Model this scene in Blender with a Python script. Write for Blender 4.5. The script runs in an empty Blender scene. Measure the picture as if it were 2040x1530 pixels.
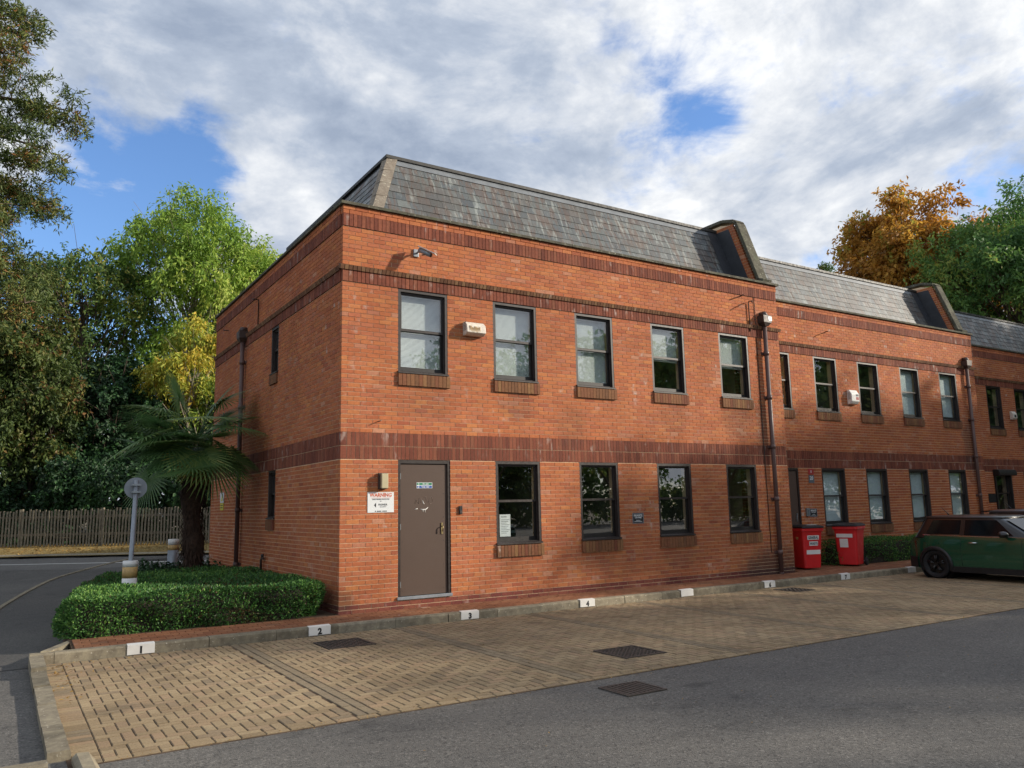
import bpy, math, random
import numpy as np
from mathutils import Vector, Matrix

# ---------------------------------------------------------------- camera, sky, sun, exposure
SC = bpy.context.scene
COL = SC.collection
CAM = np.array([-4.6357, -12.5447, 1.4995])
YAW, PITCH, ROLL, FPX = 0.566545, 0.151876, -0.020999, 1595.55   # FPX for a 2040 px wide frame

def cam_axes():
    cy, sy, cp, sp = math.cos(YAW), math.sin(YAW), math.cos(PITCH), math.sin(PITCH)
    f = np.array([sy*cp, cy*cp, sp]); r = np.array([cy, -sy, 0.0]); u = np.cross(r, f)
    cr, sr = math.cos(ROLL), math.sin(ROLL)
    return cr*r + sr*u, -sr*r + cr*u, f
RX, UX, FX = cam_axes()
cd = bpy.data.cameras.new('camera'); cam = bpy.data.objects.new('camera', cd); COL.objects.link(cam)
cd.sensor_fit = 'HORIZONTAL'; cd.sensor_width = 36.0; cd.lens = 36.0*FPX/2040.0
cd.clip_start = 0.05; cd.clip_end = 2000
M4 = Matrix(((RX[0], UX[0], -FX[0], CAM[0]), (RX[1], UX[1], -FX[1], CAM[1]), (RX[2], UX[2], -FX[2], CAM[2]), (0, 0, 0, 1)))
cam.matrix_world = M4
SC.camera = cam
SC.view_settings.view_transform = 'Standard'; SC.view_settings.look = 'None'
SC.view_settings.exposure = 0.52; SC.view_settings.gamma = 1.0

SUNV = Vector((1.8, -1.0, 0.77)).normalized()
sl = bpy.data.lights.new('sun', 'SUN'); sl.energy = 4.2; sl.angle = math.radians(1.3); sl.color = (1.0, 0.90, 0.76)
so = bpy.data.objects.new('sun', sl); COL.objects.link(so)
so.rotation_euler = SUNV.to_track_quat('Z', 'Y').to_euler(); so.location = (30, -30, 40)

W = bpy.data.worlds.new('World'); SC.world = W; W.use_nodes = True
def build_world():
    nt = W.node_tree; N = nt.nodes; L = nt.links
    N.clear()
    out = N.new('ShaderNodeOutputWorld'); bg = N.new('ShaderNodeBackground'); bg.inputs['Strength'].default_value = 0.1
    L.new(bg.outputs[0], out.inputs[0])
    sky = N.new('ShaderNodeTexSky'); sky.sky_type = 'NISHITA'; sky.sun_disc = False
    sky.sun_elevation = math.asin(SUNV.z); sky.sun_rotation = math.atan2(SUNV.x, SUNV.y)
    sky.air_density = 1.0; sky.dust_density = 0.6; sky.ozone_density = 2.0
    tc = N.new('ShaderNodeTexCoord')
    def math_(op, a, b=None, c=None, clamp=False):
        m = N.new('ShaderNodeMath'); m.operation = op; m.use_clamp = clamp
        for i, v in enumerate((a, b, c)):
            if v is None: continue
            if isinstance(v, (int, float)): m.inputs[i].default_value = v
            else: L.new(v, m.inputs[i])
        return m.outputs[0]
    def vmath(op, a, b=None):
        m = N.new('ShaderNodeVectorMath'); m.operation = op
        for i, v in enumerate((a, b)):
            if v is None: continue
            if isinstance(v, (tuple, list)): m.inputs[i].default_value = v
            else: L.new(v, m.inputs[i])
        return m
    def mix(f, a, b):
        m = N.new('ShaderNodeMix'); m.data_type = 'RGBA'
        for s, v in (('Factor', f), ('A', a), ('B', b)):
            sock = [i for i in m.inputs if i.name == s and (i.type == 'RGBA' or s == 'Factor')][0]
            if isinstance(v, (int, float, tuple)): sock.default_value = v
            else: L.new(v, sock)
        return [o for o in m.outputs if o.type == 'RGBA'][0]
    d = vmath('NORMALIZE', tc.outputs['Generated']).outputs[0]
    sp = N.new('ShaderNodeSeparateXYZ'); L.new(d, sp.inputs[0])
    zz = math_('ADD', math_('MAXIMUM', sp.outputs[2], 0.0), 0.22)
    cb = N.new('ShaderNodeCombineXYZ')
    L.new(math_('DIVIDE', sp.outputs[0], zz), cb.inputs[0]); L.new(math_('DIVIDE', sp.outputs[1], zz), cb.inputs[1])
    dz = vmath('MULTIPLY', d, (1.0, 1.0, 1.75)).outputs[0]
    def noise(scale, detail, rough, off, dist=0.0):
        mp = N.new('ShaderNodeMapping'); L.new(dz, mp.inputs[0]); mp.inputs['Location'].default_value = off
        n = N.new('ShaderNodeTexNoise'); n.inputs['Scale'].default_value = scale*2.1; n.inputs['Detail'].default_value = detail
        n.inputs['Roughness'].default_value = rough; n.inputs['Distortion'].default_value = dist
        L.new(mp.outputs[0], n.inputs['Vector']); return n.outputs['Fac']
    n1 = noise(1.1, 10, 0.60, (3.1, 1.7, 0.0), 0.5)
    n2 = noise(3.4, 9, 0.60, (7.7, 4.2, 2.0), 0.4)
    wob = noise(2.6, 8, 0.62, (1.0, 9.0, 4.0), 0.6)
    # openings of blue sky between the clouds, as directions in the sky
    dens = math_('ADD', math_('MULTIPLY', n1, 0.62), math_('MULTIPLY', n2, 0.38))
    for cx, cy, cz, rad, w in ((0.115, 0.915, 0.378, 0.125, 0.12), (0.185, 0.91, 0.366, 0.09, 0.13), (0.05, 0.95, 0.31, 0.13, 0.11), (0.02, 0.97, 0.25, 0.10, 0.10),
                               (0.63, 0.64, 0.445, 0.085, 0.075), (0.67, 0.605, 0.43, 0.06, 0.04), (0.30, 0.865, 0.40, 0.14, -0.10), (0.70, 0.50, 0.50, 0.34, -0.07), (0.40, 0.82, 0.42, 0.36, -0.10),
                               (-0.2, 0.95, 0.24, 0.2, 0.12)):
        dist = vmath('DISTANCE', d, (cx, cy, cz)).outputs['Value']
        t = math_('SUBTRACT', 1.0, math_('DIVIDE', dist, rad), clamp=True)
        t = math_('MULTIPLY', math_('MULTIPLY', t, w), math_('ADD', math_('MULTIPLY', wob, 4.0), -0.7))
        dens = math_('SUBTRACT', dens, t)
    mr = N.new('ShaderNodeMapRange'); mr.interpolation_type = 'SMOOTHSTEP'
    mr.inputs[1].default_value = 0.37; mr.inputs[2].default_value = 0.50
    L.new(dens, mr.inputs[0]); cover = mr.outputs[0]
    # puffs: brighter on the side that faces the sun, greyer in the thick
    so_ = (SUNV.x*.036, SUNV.y*.036)
    def pair(scale, detail, rough, off, k):
        a = noise(scale, detail, rough, off, .35); b = noise(scale, detail, rough, (off[0]+so_[0]/scale*k, off[1]+so_[1]/scale*k, off[2]+.03/scale*k), .35)
        return a, math_('SUBTRACT', a, b)
    a1_, r1_ = pair(1.5, 13, .60, (12.0, 3.0, 7.0), 3.2)
    a2_, r2_ = pair(4.2, 11, .62, (2.0, 5.0, 1.0), 3.2)
    low = noise(.7, 3, .5, (5.0, 8.0, 3.0))
    sh2 = math_('ADD', math_('MULTIPLY', r1_, -1.5), math_('ADD', math_('MULTIPLY', r2_, -.5), math_('ADD', math_('MULTIPLY', a1_, .55), math_('MULTIPLY', low, .35))))
    sh2 = math_('ADD', sh2, math_('MULTIPLY', math_('SUBTRACT', dens, .5), .45))
    for cx, cy, cz, rad, w in ((0.20, 0.86, 0.48, 0.40, 0.20), (0.82, 0.42, 0.40, 0.22, 0.16), (0.72, 0.45, 0.53, 0.25, -0.14), (0.28, 0.87, 0.395, 0.14, -0.14), (0.66, 0.64, 0.38, 0.2, -0.08)):
        dist = vmath('DISTANCE', d, (cx, cy, cz)).outputs['Value']
        t = math_('SUBTRACT', 1.0, math_('DIVIDE', dist, rad), clamp=True)
        sh2 = math_('ADD', sh2, math_('MULTIPLY', t, w))
    cr = N.new('ShaderNodeValToRGB'); e = cr.color_ramp.elements
    e[0].position = .26; e[0].color = (.70, .71, .72, 1); e[1].position = .80; e[1].color = (.25, .30, .39, 1)
    q = e.new(.44); q.color = (.51, .54, .59, 1); q = e.new(.62); q.color = (.34, .39, .475, 1)
    L.new(sh2, cr.inputs[0])
    ccol = vmath('SCALE', cr.outputs[0]); ccol.inputs['Scale'].default_value = 10.0; ccol = ccol.outputs[0]
    blue = vmath('MULTIPLY', sky.outputs[0], (1.05, 1.28, 1.62)).outputs[0]
    fin = mix(cover, blue, ccol)
    L.new(fin, bg.inputs['Color'])
build_world()

# ---------------------------------------------------------------- helpers
rng = np.random.default_rng(7)
random.seed(5)

def tag(o, label=None, cat=None, group=None, kind=None):
    if label: o['label'] = label
    if cat: o['category'] = cat
    if group: o['group'] = group
    if kind: o['kind'] = kind
    return o

def empty(name, loc=(0, 0, 0), rz=0.0, label=None, cat=None, group=None):
    o = bpy.data.objects.new(name, None); COL.objects.link(o); o.empty_display_size = 0.2
    o.location = loc; o.rotation_euler = (0, 0, rz)
    return tag(o, label, cat, group)

def link(name, me, mat=None, parent=None, loc=None, rot=None):
    if mat is not None and len(me.materials) == 0: me.materials.append(MT[mat])
    o = bpy.data.objects.new(name, me); COL.objects.link(o)
    if parent is not None: o.parent = parent
    if loc is not None: o.location = loc
    if rot is not None: o.rotation_euler = rot
    return o

def copy_tree(o, parent=None):
    c = o.copy(); COL.objects.link(c); c.parent = parent
    for ch in o.children: copy_tree(ch, c)
    return c

class MB:
    """collects faces for one mesh"""
    def __init__(s): s.v = []; s.f = []; s.sm = []
    def add(s, vs, fs, smooth=False):
        b = len(s.v); s.v += [tuple(map(float, p)) for p in vs]; s.f += [tuple(b+i for i in f) for f in fs]; s.sm += [smooth]*len(fs); return s
    def box(s, a, b):
        (x0, y0, z0), (x1, y1, z1) = a, b
        return s.add([(x0,y0,z0),(x1,y0,z0),(x1,y1,z0),(x0,y1,z0),(x0,y0,z1),(x1,y0,z1),(x1,y1,z1),(x0,y1,z1)],
                     [(0,3,2,1),(4,5,6,7),(0,1,5,4),(1,2,6,5),(2,3,7,6),(3,0,4,7)])
    def cbox(s, c, h): return s.box([c[i]-h[i] for i in range(3)], [c[i]+h[i] for i in range(3)])
    def tube(s, pts, rad, n=8, caps=True, smooth=True):
        pts = [np.array(p, float) for p in pts]; m = len(pts)
        rad = [rad]*m if isinstance(rad, (int, float)) else rad
        vs = []; prev = None
        for i, p in enumerate(pts):
            t = pts[min(i+1, m-1)] - pts[max(i-1, 0)]; t = t/(np.linalg.norm(t)+1e-9)
            if prev is None:
                a = np.array([0, 0, 1.0]) if abs(t[2]) < .9 else np.array([1.0, 0, 0])
                e1 = np.cross(t, a)
            else: e1 = prev - t*np.dot(prev, t)
            e1 = e1/(np.linalg.norm(e1)+1e-9); prev = e1; e2 = np.cross(t, e1)
            for k in range(n):
                an = 2*math.pi*k/n; vs.append(p + rad[i]*(math.cos(an)*e1 + math.sin(an)*e2))
        fs = [(i*n+k, i*n+(k+1) % n, (i+1)*n+(k+1) % n, (i+1)*n+k) for i in range(m-1) for k in range(n)]
        s.add(vs, fs, smooth)
        if caps:
            b = len(s.v)-m*n
            s.f.append(tuple(b+k for k in range(n))[::-1]); s.f.append(tuple(b+(m-1)*n+k for k in range(n))); s.sm += [False, False]
        return s
    def prism(s, poly, axis, a, b):
        """poly: list of 2-D points; extruded along axis from a to b"""
        n = len(poly)
        def P(p, t):
            if axis == 'x': return (t, p[0], p[1])
            if axis == 'y': return (p[0], t, p[1])
            return (p[0], p[1], t)
        vs = [P(p, a) for p in poly] + [P(p, b) for p in poly]
        fs = [tuple(range(n))[::-1], tuple(range(n, 2*n))] + [(i, (i+1) % n, n+(i+1) % n, n+i) for i in range(n)]
        return s.add(vs, fs)
    def rings(s, rs, smooth=True, cap=True, closed=True):
        n = len(rs[0]); vs = [p for r in rs for p in r]; m = len(rs)
        kk = n if closed else n-1
        fs = [(i*n+k, i*n+(k+1) % n, (i+1)*n+(k+1) % n, (i+1)*n+k) for i in range(m-1) for k in range(kk)]
        s.add(vs, fs, smooth)
        if cap:
            b = len(s.v)-m*n
            s.f.append(tuple(b+k for k in range(n))[::-1]); s.f.append(tuple(b+(m-1)*n+k for k in range(n))); s.sm += [False, False]
        return s
    def mesh(s, name):
        me = bpy.data.meshes.new(name); me.from_pydata(s.v, [], s.f)
        if any(s.sm): me.polygons.foreach_set('use_smooth', s.sm)
        me.update(); return me
    def build(s, name, mat, parent=None, loc=None, rot=None, bevel=0.0):
        o = link(name, s.mesh(name), mat, parent, loc, rot)
        if bevel:
            bv = o.modifiers.new('bevel', 'BEVEL'); bv.width = bevel; bv.segments = 2; bv.limit_method = 'ANGLE'
        return o

def fast_mesh(name, V, F, attr=None, smooth=False):
    """V (n,3), F (m,4) or (m,3) ints"""
    me = bpy.data.meshes.new(name); k = F.shape[1]
    me.vertices.add(len(V)); me.vertices.foreach_set('co', np.ascontiguousarray(V, np.float32).ravel())
    me.loops.add(F.size); me.loops.foreach_set('vertex_index', np.ascontiguousarray(F, np.int32).ravel())
    me.polygons.add(len(F)); me.polygons.foreach_set('loop_start', np.arange(0, F.size, k, dtype=np.int32))
    me.polygons.foreach_set('use_smooth', np.full(len(F), bool(smooth)))
    if attr is not None:
        a = me.attributes.new('v', 'FLOAT', 'FACE'); a.data.foreach_set('value', np.ascontiguousarray(attr, np.float32))
    me.update(calc_edges=True); me.validate(); return me

def unit(a): return a/(np.linalg.norm(a, axis=-1, keepdims=True)+1e-9)

def leaf_mesh(name, pos, dirs, nrm, ln, wd, val):
    dirs = unit(dirs); side = unit(np.cross(dirs, nrm)); ln = np.asarray(ln)[:, None]; wd = np.asarray(wd)[:, None]
    up = unit(np.cross(side, dirs))
    v = np.stack([pos, pos + dirs*ln*.45 + side*wd*.5 + up*wd*.12, pos + dirs*ln - up*ln*.08, pos + dirs*ln*.45 - side*wd*.5 + up*wd*.12], 1).reshape(-1, 3)
    F = np.arange(len(v)).reshape(-1, 4)
    return fast_mesh(name, v, F, val)

# ---------------------------------------------------------------- materials
MT = {}
def nodes(name):
    m = bpy.data.materials.new(name); m.use_nodes = True; MT[name] = m
    nt = m.node_tree; p = nt.nodes['Principled BSDF']
    return m, nt, nt.nodes, nt.links, p
class G:
    def __init__(s, name):
        s.m, s.nt, s.N, s.L, s.p = nodes(name)
        s.tc = s.N.new('ShaderNodeTexCoord'); s.geo = s.N.new('ShaderNodeNewGeometry')
    def set(s, inp, v):
        i = s.p.inputs[inp]
        if isinstance(v, (int, float)): i.default_value = v
        elif isinstance(v, tuple): i.default_value = v if len(v) == 4 else v+(1,)
        else: s.L.new(v, i)
    def math(s, op, a, b=None, clamp=False):
        m = s.N.new('ShaderNodeMath'); m.operation = op; m.use_clamp = clamp
        for i, v in enumerate((a, b)):
            if v is None: continue
            if isinstance(v, (int, float)): m.inputs[i].default_value = v
            else: s.L.new(v, m.inputs[i])
        return m.outputs[0]
    def pos(s, scale=(1, 1, 1)):
        mp = s.N.new('ShaderNodeMapping'); s.L.new(s.geo.outputs['Position'], mp.inputs[0]); mp.inputs['Scale'].default_value = scale
        return mp.outputs[0]
    def obj(s, scale=(1, 1, 1)):
        mp = s.N.new('ShaderNodeMapping'); s.L.new(s.tc.outputs['Object'], mp.inputs[0]); mp.inputs['Scale'].default_value = scale
        return mp.outputs[0]
    def noise(s, scale, detail=4, rough=.55, vec=None, dist=0.0):
        n = s.N.new('ShaderNodeTexNoise'); n.inputs['Scale'].default_value = scale; n.inputs['Detail'].default_value = detail
        n.inputs['Roughness'].default_value = rough; n.inputs['Distortion'].default_value = dist
        s.L.new(vec if vec is not None else s.geo.outputs['Position'], n.inputs['Vector']); return n.outputs['Fac']
    def vor(s, scale, vec=None):
        n = s.N.new('ShaderNodeTexVoronoi'); n.inputs['Scale'].default_value = scale
        s.L.new(vec if vec is not None else s.geo.outputs['Position'], n.inputs['Vector']); return n
    def rmap(s, v, a, b, c=0.0, d=1.0, smooth=True):
        n = s.N.new('ShaderNodeMapRange'); n.interpolation_type = 'SMOOTHSTEP' if smooth else 'LINEAR'
        for i, q in enumerate((v, a, b, c, d)):
            if isinstance(q, (int, float)): n.inputs[i].default_value = q
            else: s.L.new(q, n.inputs[i])
        return n.outputs[0]
    def ramp(s, v, stops, interp='LINEAR'):
        n = s.N.new('ShaderNodeValToRGB'); n.color_ramp.interpolation = interp; e = n.color_ramp.elements
        while len(e) < len(stops): e.new(0.5)
        for i, (p, c) in enumerate(stops): e[i].position = p; e[i].color = c if len(c) == 4 else tuple(c)+(1,)
        s.L.new(v, n.inputs[0]); return n.outputs[0]
    def mix(s, f, a, b, mode='MIX'):
        m = s.N.new('ShaderNodeMix'); m.data_type = 'RGBA'; m.blend_type = mode
        socks = [m.inputs[0]] + [i for i in m.inputs if i.type == 'RGBA']
        for sock, v in zip(socks, (f, a, b)):
            if isinstance(v, (int, float)): sock.default_value = v
            elif isinstance(v, tuple): sock.default_value = v if len(v) == 4 else v+(1,)
            else: s.L.new(v, sock)
        return [o for o in m.outputs if o.type == 'RGBA'][0]
    def piece(s, k=0.0):
        """a random number for each separate piece"""
        oi = s.N.new('ShaderNodeObjectInfo'); c = s.N.new('ShaderNodeCombineXYZ')
        s.L.new(s.geo.outputs['Random Per Island'], c.inputs[0]); s.L.new(oi.outputs['Random'], c.inputs[1]); c.inputs[2].default_value = k
        w = s.N.new('ShaderNodeTexWhiteNoise'); s.L.new(c.outputs[0], w.inputs['Vector']); return w.outputs['Value']
    def bump(s, h, strength=.3, dist=.01):
        b = s.N.new('ShaderNodeBump'); b.inputs['Strength'].default_value = strength; b.inputs['Distance'].default_value = dist
        s.L.new(h, b.inputs['Height']); s.L.new(b.outputs[0], s.p.inputs['Normal'])
    def scale(s, col, f):
        return s.mix(1.0, col, f, 'MULTIPLY') if not isinstance(f, (int, float)) else s.mix(1.0, col, (f, f, f), 'MULTIPLY')

def plain(name, col, rough=.6, metal=0.0, var=.12, nscale=6.0, bump=0.0, bscale=60, spec=.5, coat=0.0, rv=.08):
    g = G(name)
    n = g.noise(nscale, 5, .6)
    c = g.mix(g.rmap(n, .3, .7), tuple(max(0, x*(1-var)) for x in col), tuple(min(1, x*(1+var)) for x in col))
    g.set('Base Color', c); g.set('Roughness', g.rmap(g.noise(nscale*2.3, 3), .3, .7, max(0, rough-rv), min(1, rough+rv)))
    g.set('Metallic', metal); g.set('Specular IOR Level', spec)
    if coat: g.set('Coat Weight', coat); g.set('Coat Roughness', .05)
    if bump: g.bump(g.noise(bscale, 5, .6), bump, .006)
    return g

def hexl(h):
    v = [int(h[i:i+2], 16)/255 for i in (0, 2, 4)]
    return tuple(((c+.055)/1.055)**2.4 if c > .04045 else c/12.92 for c in v)

def mk_brick(name, stops, effl=0.0, dirt=.25, stain=None):
    g = G(name)
    c = g.ramp(g.piece(), stops)
    n = g.noise(22, 6, .65); c = g.mix(1.0, c, g.ramp(n, [(.25, (.72, .72, .72)), (.75, (1.22, 1.2, 1.18))]), 'MULTIPLY')
    n2 = g.noise(.9, 5, .6); c = g.mix(1.0, c, g.ramp(n2, [(.3, (.84, .82, .82)), (.7, (1.12, 1.1, 1.08))]), 'MULTIPLY')
    if effl:
        e = g.math('MULTIPLY', g.rmap(g.noise(7, 4, .6, g.pos((1, 1, .45))), .53, .72), g.rmap(g.piece(3.0), 1-effl, 1.0))
        e = g.math('MULTIPLY', e, g.rmap(g.noise(.7, 3, .5), .36, .56))
        c = g.mix(g.math('MULTIPLY', e, .75), c, (.55, .46, .40))
    if stain:
        sp = g.N.new('ShaderNodeSeparateXYZ'); g.L.new(g.geo.outputs['Position'], sp.inputs[0])
        sn = g.math('MULTIPLY', g.math('SUBTRACT', g.noise(3.5, 5, .6, g.pos((1, 1, .5))), .5), 1.6)
        for (cx, cz, rx, rz, amt) in stain:
            dx = g.math('POWER', g.math('DIVIDE', g.math('SUBTRACT', sp.outputs[0], cx), rx), 2.0)
            dz = g.math('POWER', g.math('DIVIDE', g.math('SUBTRACT', sp.outputs[2], cz), rz), 2.0)
            dd = g.math('ADD', g.math('ADD', dx, dz), sn)
            c = g.mix(g.math('MULTIPLY', g.rmap(dd, 1.0, .15), amt), c, (.045, .034, .030))
    g.set('Base Color', c); g.set('Roughness', .88); g.set('Specular IOR Level', .25)
    g.bump(g.noise(130, 6, .7), .55, .004)
    return g

STAIN = [(10.25, -.1, 1.3, .75, .75), (10.3, 3.1, .35, .9, .45), (20.85, 3.0, .5, 1.2, .5), (4.7, 3.0, .5, .5, .22), (13.9, .0, .5, .4, .3), (1.5, 3.3, .55, .4, .20), (3.45, 3.35, .5, .35, .22), (7.4, 3.3, .55, .4, .22), (9.4, 3.3, .6, .5, .28), (.0, .05, .35, .22, .5), (3.4, .42, .5, .3, .2), (7.4, .4, .55, .3, .22), (5.3, .42, .5, .3, .16)]
mk_brick('brick', [(0, hexl('ac6643')), (.18, hexl('b36c46')), (.34, hexl('a45f41')), (.5, hexl('b77248')), (.64, hexl('aa664a')), (.78, hexl('b06e4e')), (.88, hexl('ba784a')), (.95, hexl('9b573f')), (1, hexl('ba866a'))], .34, stain=STAIN)
mk_brick('brick_soldier', [(0, hexl('744334')), (.3, hexl('804a39')), (.6, hexl('6a3d31')), (.8, hexl('8c5440')), (1, hexl('80513e'))], .8, stain=STAIN)
mk_brick('brick_plinth', [(0, hexl('6e3b36')), (.5, hexl('7d443a')), (1, hexl('85503f'))], .3, stain=STAIN)
mk_brick('brick_sill', [(0, hexl('70503a')), (.4, hexl('825c40')), (.7, hexl('744636')), (1, hexl('8c6a48'))], .1)
mk_brick('brick_string', [(0, hexl('6a4c3a')), (.5, hexl('795843')), (1, hexl('8a6c50'))], .2)
mk_brick('path_brick', [(0, hexl('85593f')), (.4, hexl('7a503a')), (.7, hexl('8f6448')), (1, hexl('7a5843'))], .05)
g = plain('mortar', hexl('dcc2a0'), .95, var=.12, nscale=4, bump=.5, bscale=140, spec=.1)
g = plain('mortar_dark', hexl('54463a'), .95, var=.3, nscale=9, spec=.1)

def mk_paver(name, stops):
    g = G(name)
    c = g.ramp(g.piece(), stops)
    c = g.mix(1.0, c, g.ramp(g.noise(60, 5, .7), [(.3, (.72, .72, .72)), (.7, (1.2, 1.2, 1.2))]), 'MULTIPLY')
    c = g.mix(1.0, c, g.ramp(g.noise(.55, 6, .62), [(.3, (.72, .70, .68)), (.68, (1.1, 1.1, 1.1))]), 'MULTIPLY')
    c = g.mix(g.math('MULTIPLY', g.rmap(g.noise(2.2, 6, .7), .60, .75), .45), c, (.10, .085, .065))
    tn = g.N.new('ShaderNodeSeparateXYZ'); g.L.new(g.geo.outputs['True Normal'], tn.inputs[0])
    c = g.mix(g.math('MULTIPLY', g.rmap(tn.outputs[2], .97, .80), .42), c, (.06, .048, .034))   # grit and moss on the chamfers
    o1 = g.rmap(g.noise(.9, 4, .6, g.pos((1, 1.6, 1))), .60, .70); c = g.mix(g.math('MULTIPLY', o1, .35), c, (.06, .052, .042))
    g.set('Base Color', c); g.set('Roughness', .9); g.set('Specular IOR Level', .2); g.bump(g.noise(170, 5, .7), .6, .004)
mk_paver('paver', [(0, hexl('9a876a')), (.3, hexl('a59274')), (.6, hexl('8f7d62')), (.85, hexl('a58d71')), (1, hexl('877862'))])
mk_paver('paver_grey', [(0, hexl('8c7d66')), (.5, hexl('857864')), (1, hexl('94856c'))])

def mk_asphalt(name, lo, hi, speck=.35):
    g = G(name)
    v = g.vor(75); sp = g.rmap(v.outputs['Distance'], .0, .55)
    c = g.mix(g.noise(38, 6, .75), lo, hi)
    w = g.N.new('ShaderNodeTexVoronoi'); w.inputs['Scale'].default_value = 60; g.L.new(g.geo.outputs['Position'], w.inputs['Vector'])
    sx = g.N.new('ShaderNodeSeparateColor'); g.L.new(w.outputs['Color'], sx.inputs[0])
    c = g.mix(g.math('MULTIPLY', g.rmap(sx.outputs[0], .80, .97), speck), c, (.30, .285, .26))
    c = g.mix(g.math('MULTIPLY', g.rmap(sx.outputs[1], .70, .95), .5), c, (.018, .018, .019))
    c = g.mix(1.0, c, g.ramp(g.noise(.35, 5, .6), [(.3, (.82, .82, .82)), (.7, (1.18, 1.16, 1.12))]), 'MULTIPLY')
    c = g.mix(g.math('MULTIPLY', g.rmap(g.noise(1.3, 6, .7, g.pos((1, 2.2, 1))), .56, .70), .45), c, (.035, .034, .033))
    c = g.mix(g.math('MULTIPLY', g.rmap(g.noise(2.7, 5, .7, g.pos((1.8, 1, 1))), .60, .74), .35), c, (.17, .155, .13))
    g.set('Base Color', c); g.set('Roughness', .88); g.set('Specular IOR Level', .3)
    g.bump(g.math('ADD', sp, g.noise(120, 4, .7)), .55, .006)
mk_asphalt('asphalt', (.085, .081, .076), (.155, .148, .136))
mk_asphalt('asphalt_path', (.075, .072, .068), (.13, .124, .115), .2)
mk_asphalt('asphalt_road', (.12, .116, .11), (.19, .182, .17), .2)
g = G('concrete')
c = g.ramp(g.noise(9, 7, .7), [(.25, hexl('665e50')), (.5, hexl('877e6c')), (.75, hexl('a0977f'))])
c = g.mix(g.rmap(g.noise(28, 4, .6), .62, .72), c, hexl('c2bba9')); c = g.mix(g.math('MULTIPLY', g.rmap(g.noise(2.1, 5, .6), .5, .7), .6), c, hexl('5a5548'))
c = g.mix(1.0, c, g.ramp(g.piece(), [(0, (.8, .8, .8)), (1, (1.12, 1.12, 1.12))]), 'MULTIPLY')
g.set('Base Color', c); g.set('Roughness', .92); g.set('Specular IOR Level', .2); g.bump(g.noise(90, 6, .7), .5, .006)
g = G('coping_stone')
c = g.ramp(g.noise(6, 7, .7), [(.25, hexl('3e3b36')), (.5, hexl('585549')), (.75, hexl('757265'))])
c = g.mix(g.rmap(g.noise(20, 4, .6), .60, .72), c, hexl('a8a893')); c = g.mix(g.math('MULTIPLY', g.rmap(g.noise(3.3, 4, .6), .52, .7), .7), c, hexl('5c614b'))
g.set('Base Color', c); g.set('Roughness', .92); g.set('Specular IOR Level', .2); g.bump(g.noise(80, 6, .7), .5, .006)
g = G('hip_stone')
c = g.ramp(g.noise(8, 7, .7), [(.25, hexl('6a6055')), (.5, hexl('857a6c')), (.75, hexl('9c9486'))])
c = g.mix(g.rmap(g.noise(24, 4, .6), .60, .70), c, hexl('c4bea8'))
g.set('Base Color', c); g.set('Roughness', .92); g.bump(g.noise(80, 6, .7), .5, .006)
g = G('slate')
c = g.ramp(g.piece(), [(0, hexl('4c5153')), (.35, hexl('5a5f60')), (.6, hexl('555957')), (.8, hexl('6b706e')), (1, hexl('5a524e'))])
st = g.noise(5.0, 6, .65, g.pos((1.6, .6, .35)))
c = g.mix(g.math('MULTIPLY', g.rmap(st, .47, .60), .8), c, hexl('5c4c43'))
st2 = g.noise(6.0, 5, .65, g.pos((2.0, .6, .30)), .4)
c = g.mix(g.math('MULTIPLY', g.rmap(st2, .52, .66), .5), c, hexl('a0a59f'))
c = g.mix(g.math('MULTIPLY', g.rmap(g.noise(1.1, 5, .65), .48, .62), .5), c, hexl('4f4740'))
c = g.mix(1.0, c, g.ramp(g.noise(40, 5, .6), [(.3, (.82, .82, .82)), (.7, (1.15, 1.15, 1.15))]), 'MULTIPLY')
g.set('Base Color', c); g.set('Roughness', g.rmap(g.piece(2.0), 0, 1, .42, .62)); g.set('Specular IOR Level', .5); g.bump(g.noise(50, 5, .65), .25, .005)
plain('lead', hexl('73777a'), .5, var=.15, nscale=5, bump=.1)
plain('lead_dark', hexl('33363b'), .6, var=.15, nscale=5)
plain('trim_dark', hexl('34332f'), .6, var=.2, nscale=5)
plain('frame_brown', hexl('2f2724'), .45, var=.12, nscale=9, spec=.5)
plain('frame_inner', hexl('211d1b'), .5, var=.12, nscale=9)
plain('door_brown', hexl('53433a'), .5, var=.02, nscale=3, spec=.35, rv=.015)
plain('pipe_brown', hexl('5b4540'), .5, var=.10, nscale=4)
plain('pipe_dark', hexl('433631'), .5, var=.10, nscale=4)
plain('black_plastic', hexl('1d1d1f'), .45, var=.15, nscale=8)
plain('red_plastic', hexl('cc2527'), .42, var=.07, nscale=3, spec=.5, bump=.04, bscale=14)
plain('white_sign', hexl('d9dcdc'), .45, var=.03)
plain('white_old', hexl('cfc6b8'), .6, var=.16, nscale=18)
plain('white_plastic', hexl('dcdad4'), .5, var=.05)
plain('print_black', hexl('1a1a1c'), .6)
plain('print_grey', hexl('5c6166'), .6)
plain('print_orange', hexl('c8552a'), .6)
plain('print_green', hexl('1f7a52'), .5)
plain('print_blue', hexl('264f9c'), .5)
plain('print_yellow', hexl('cfc23a'), .5)
plain('print_red', hexl('9e2a2a'), .5)
plain('tape_tan', hexl('b8975f'), .55, var=.2, nscale=20)
plain('steel_grey', hexl('8a9096'), .45, metal=.3, var=.08)
plain('galv', hexl('9aa0a3'), .4, metal=.6, var=.1)
plain('brass', hexl('9a8a63'), .4, metal=.7, var=.15)
plain('cast_iron', hexl('453f39'), .62, metal=.2, var=.25, nscale=25, bump=.3)
plain('lamp_diffuser', hexl('b3a988'), .5, var=.06)
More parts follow.
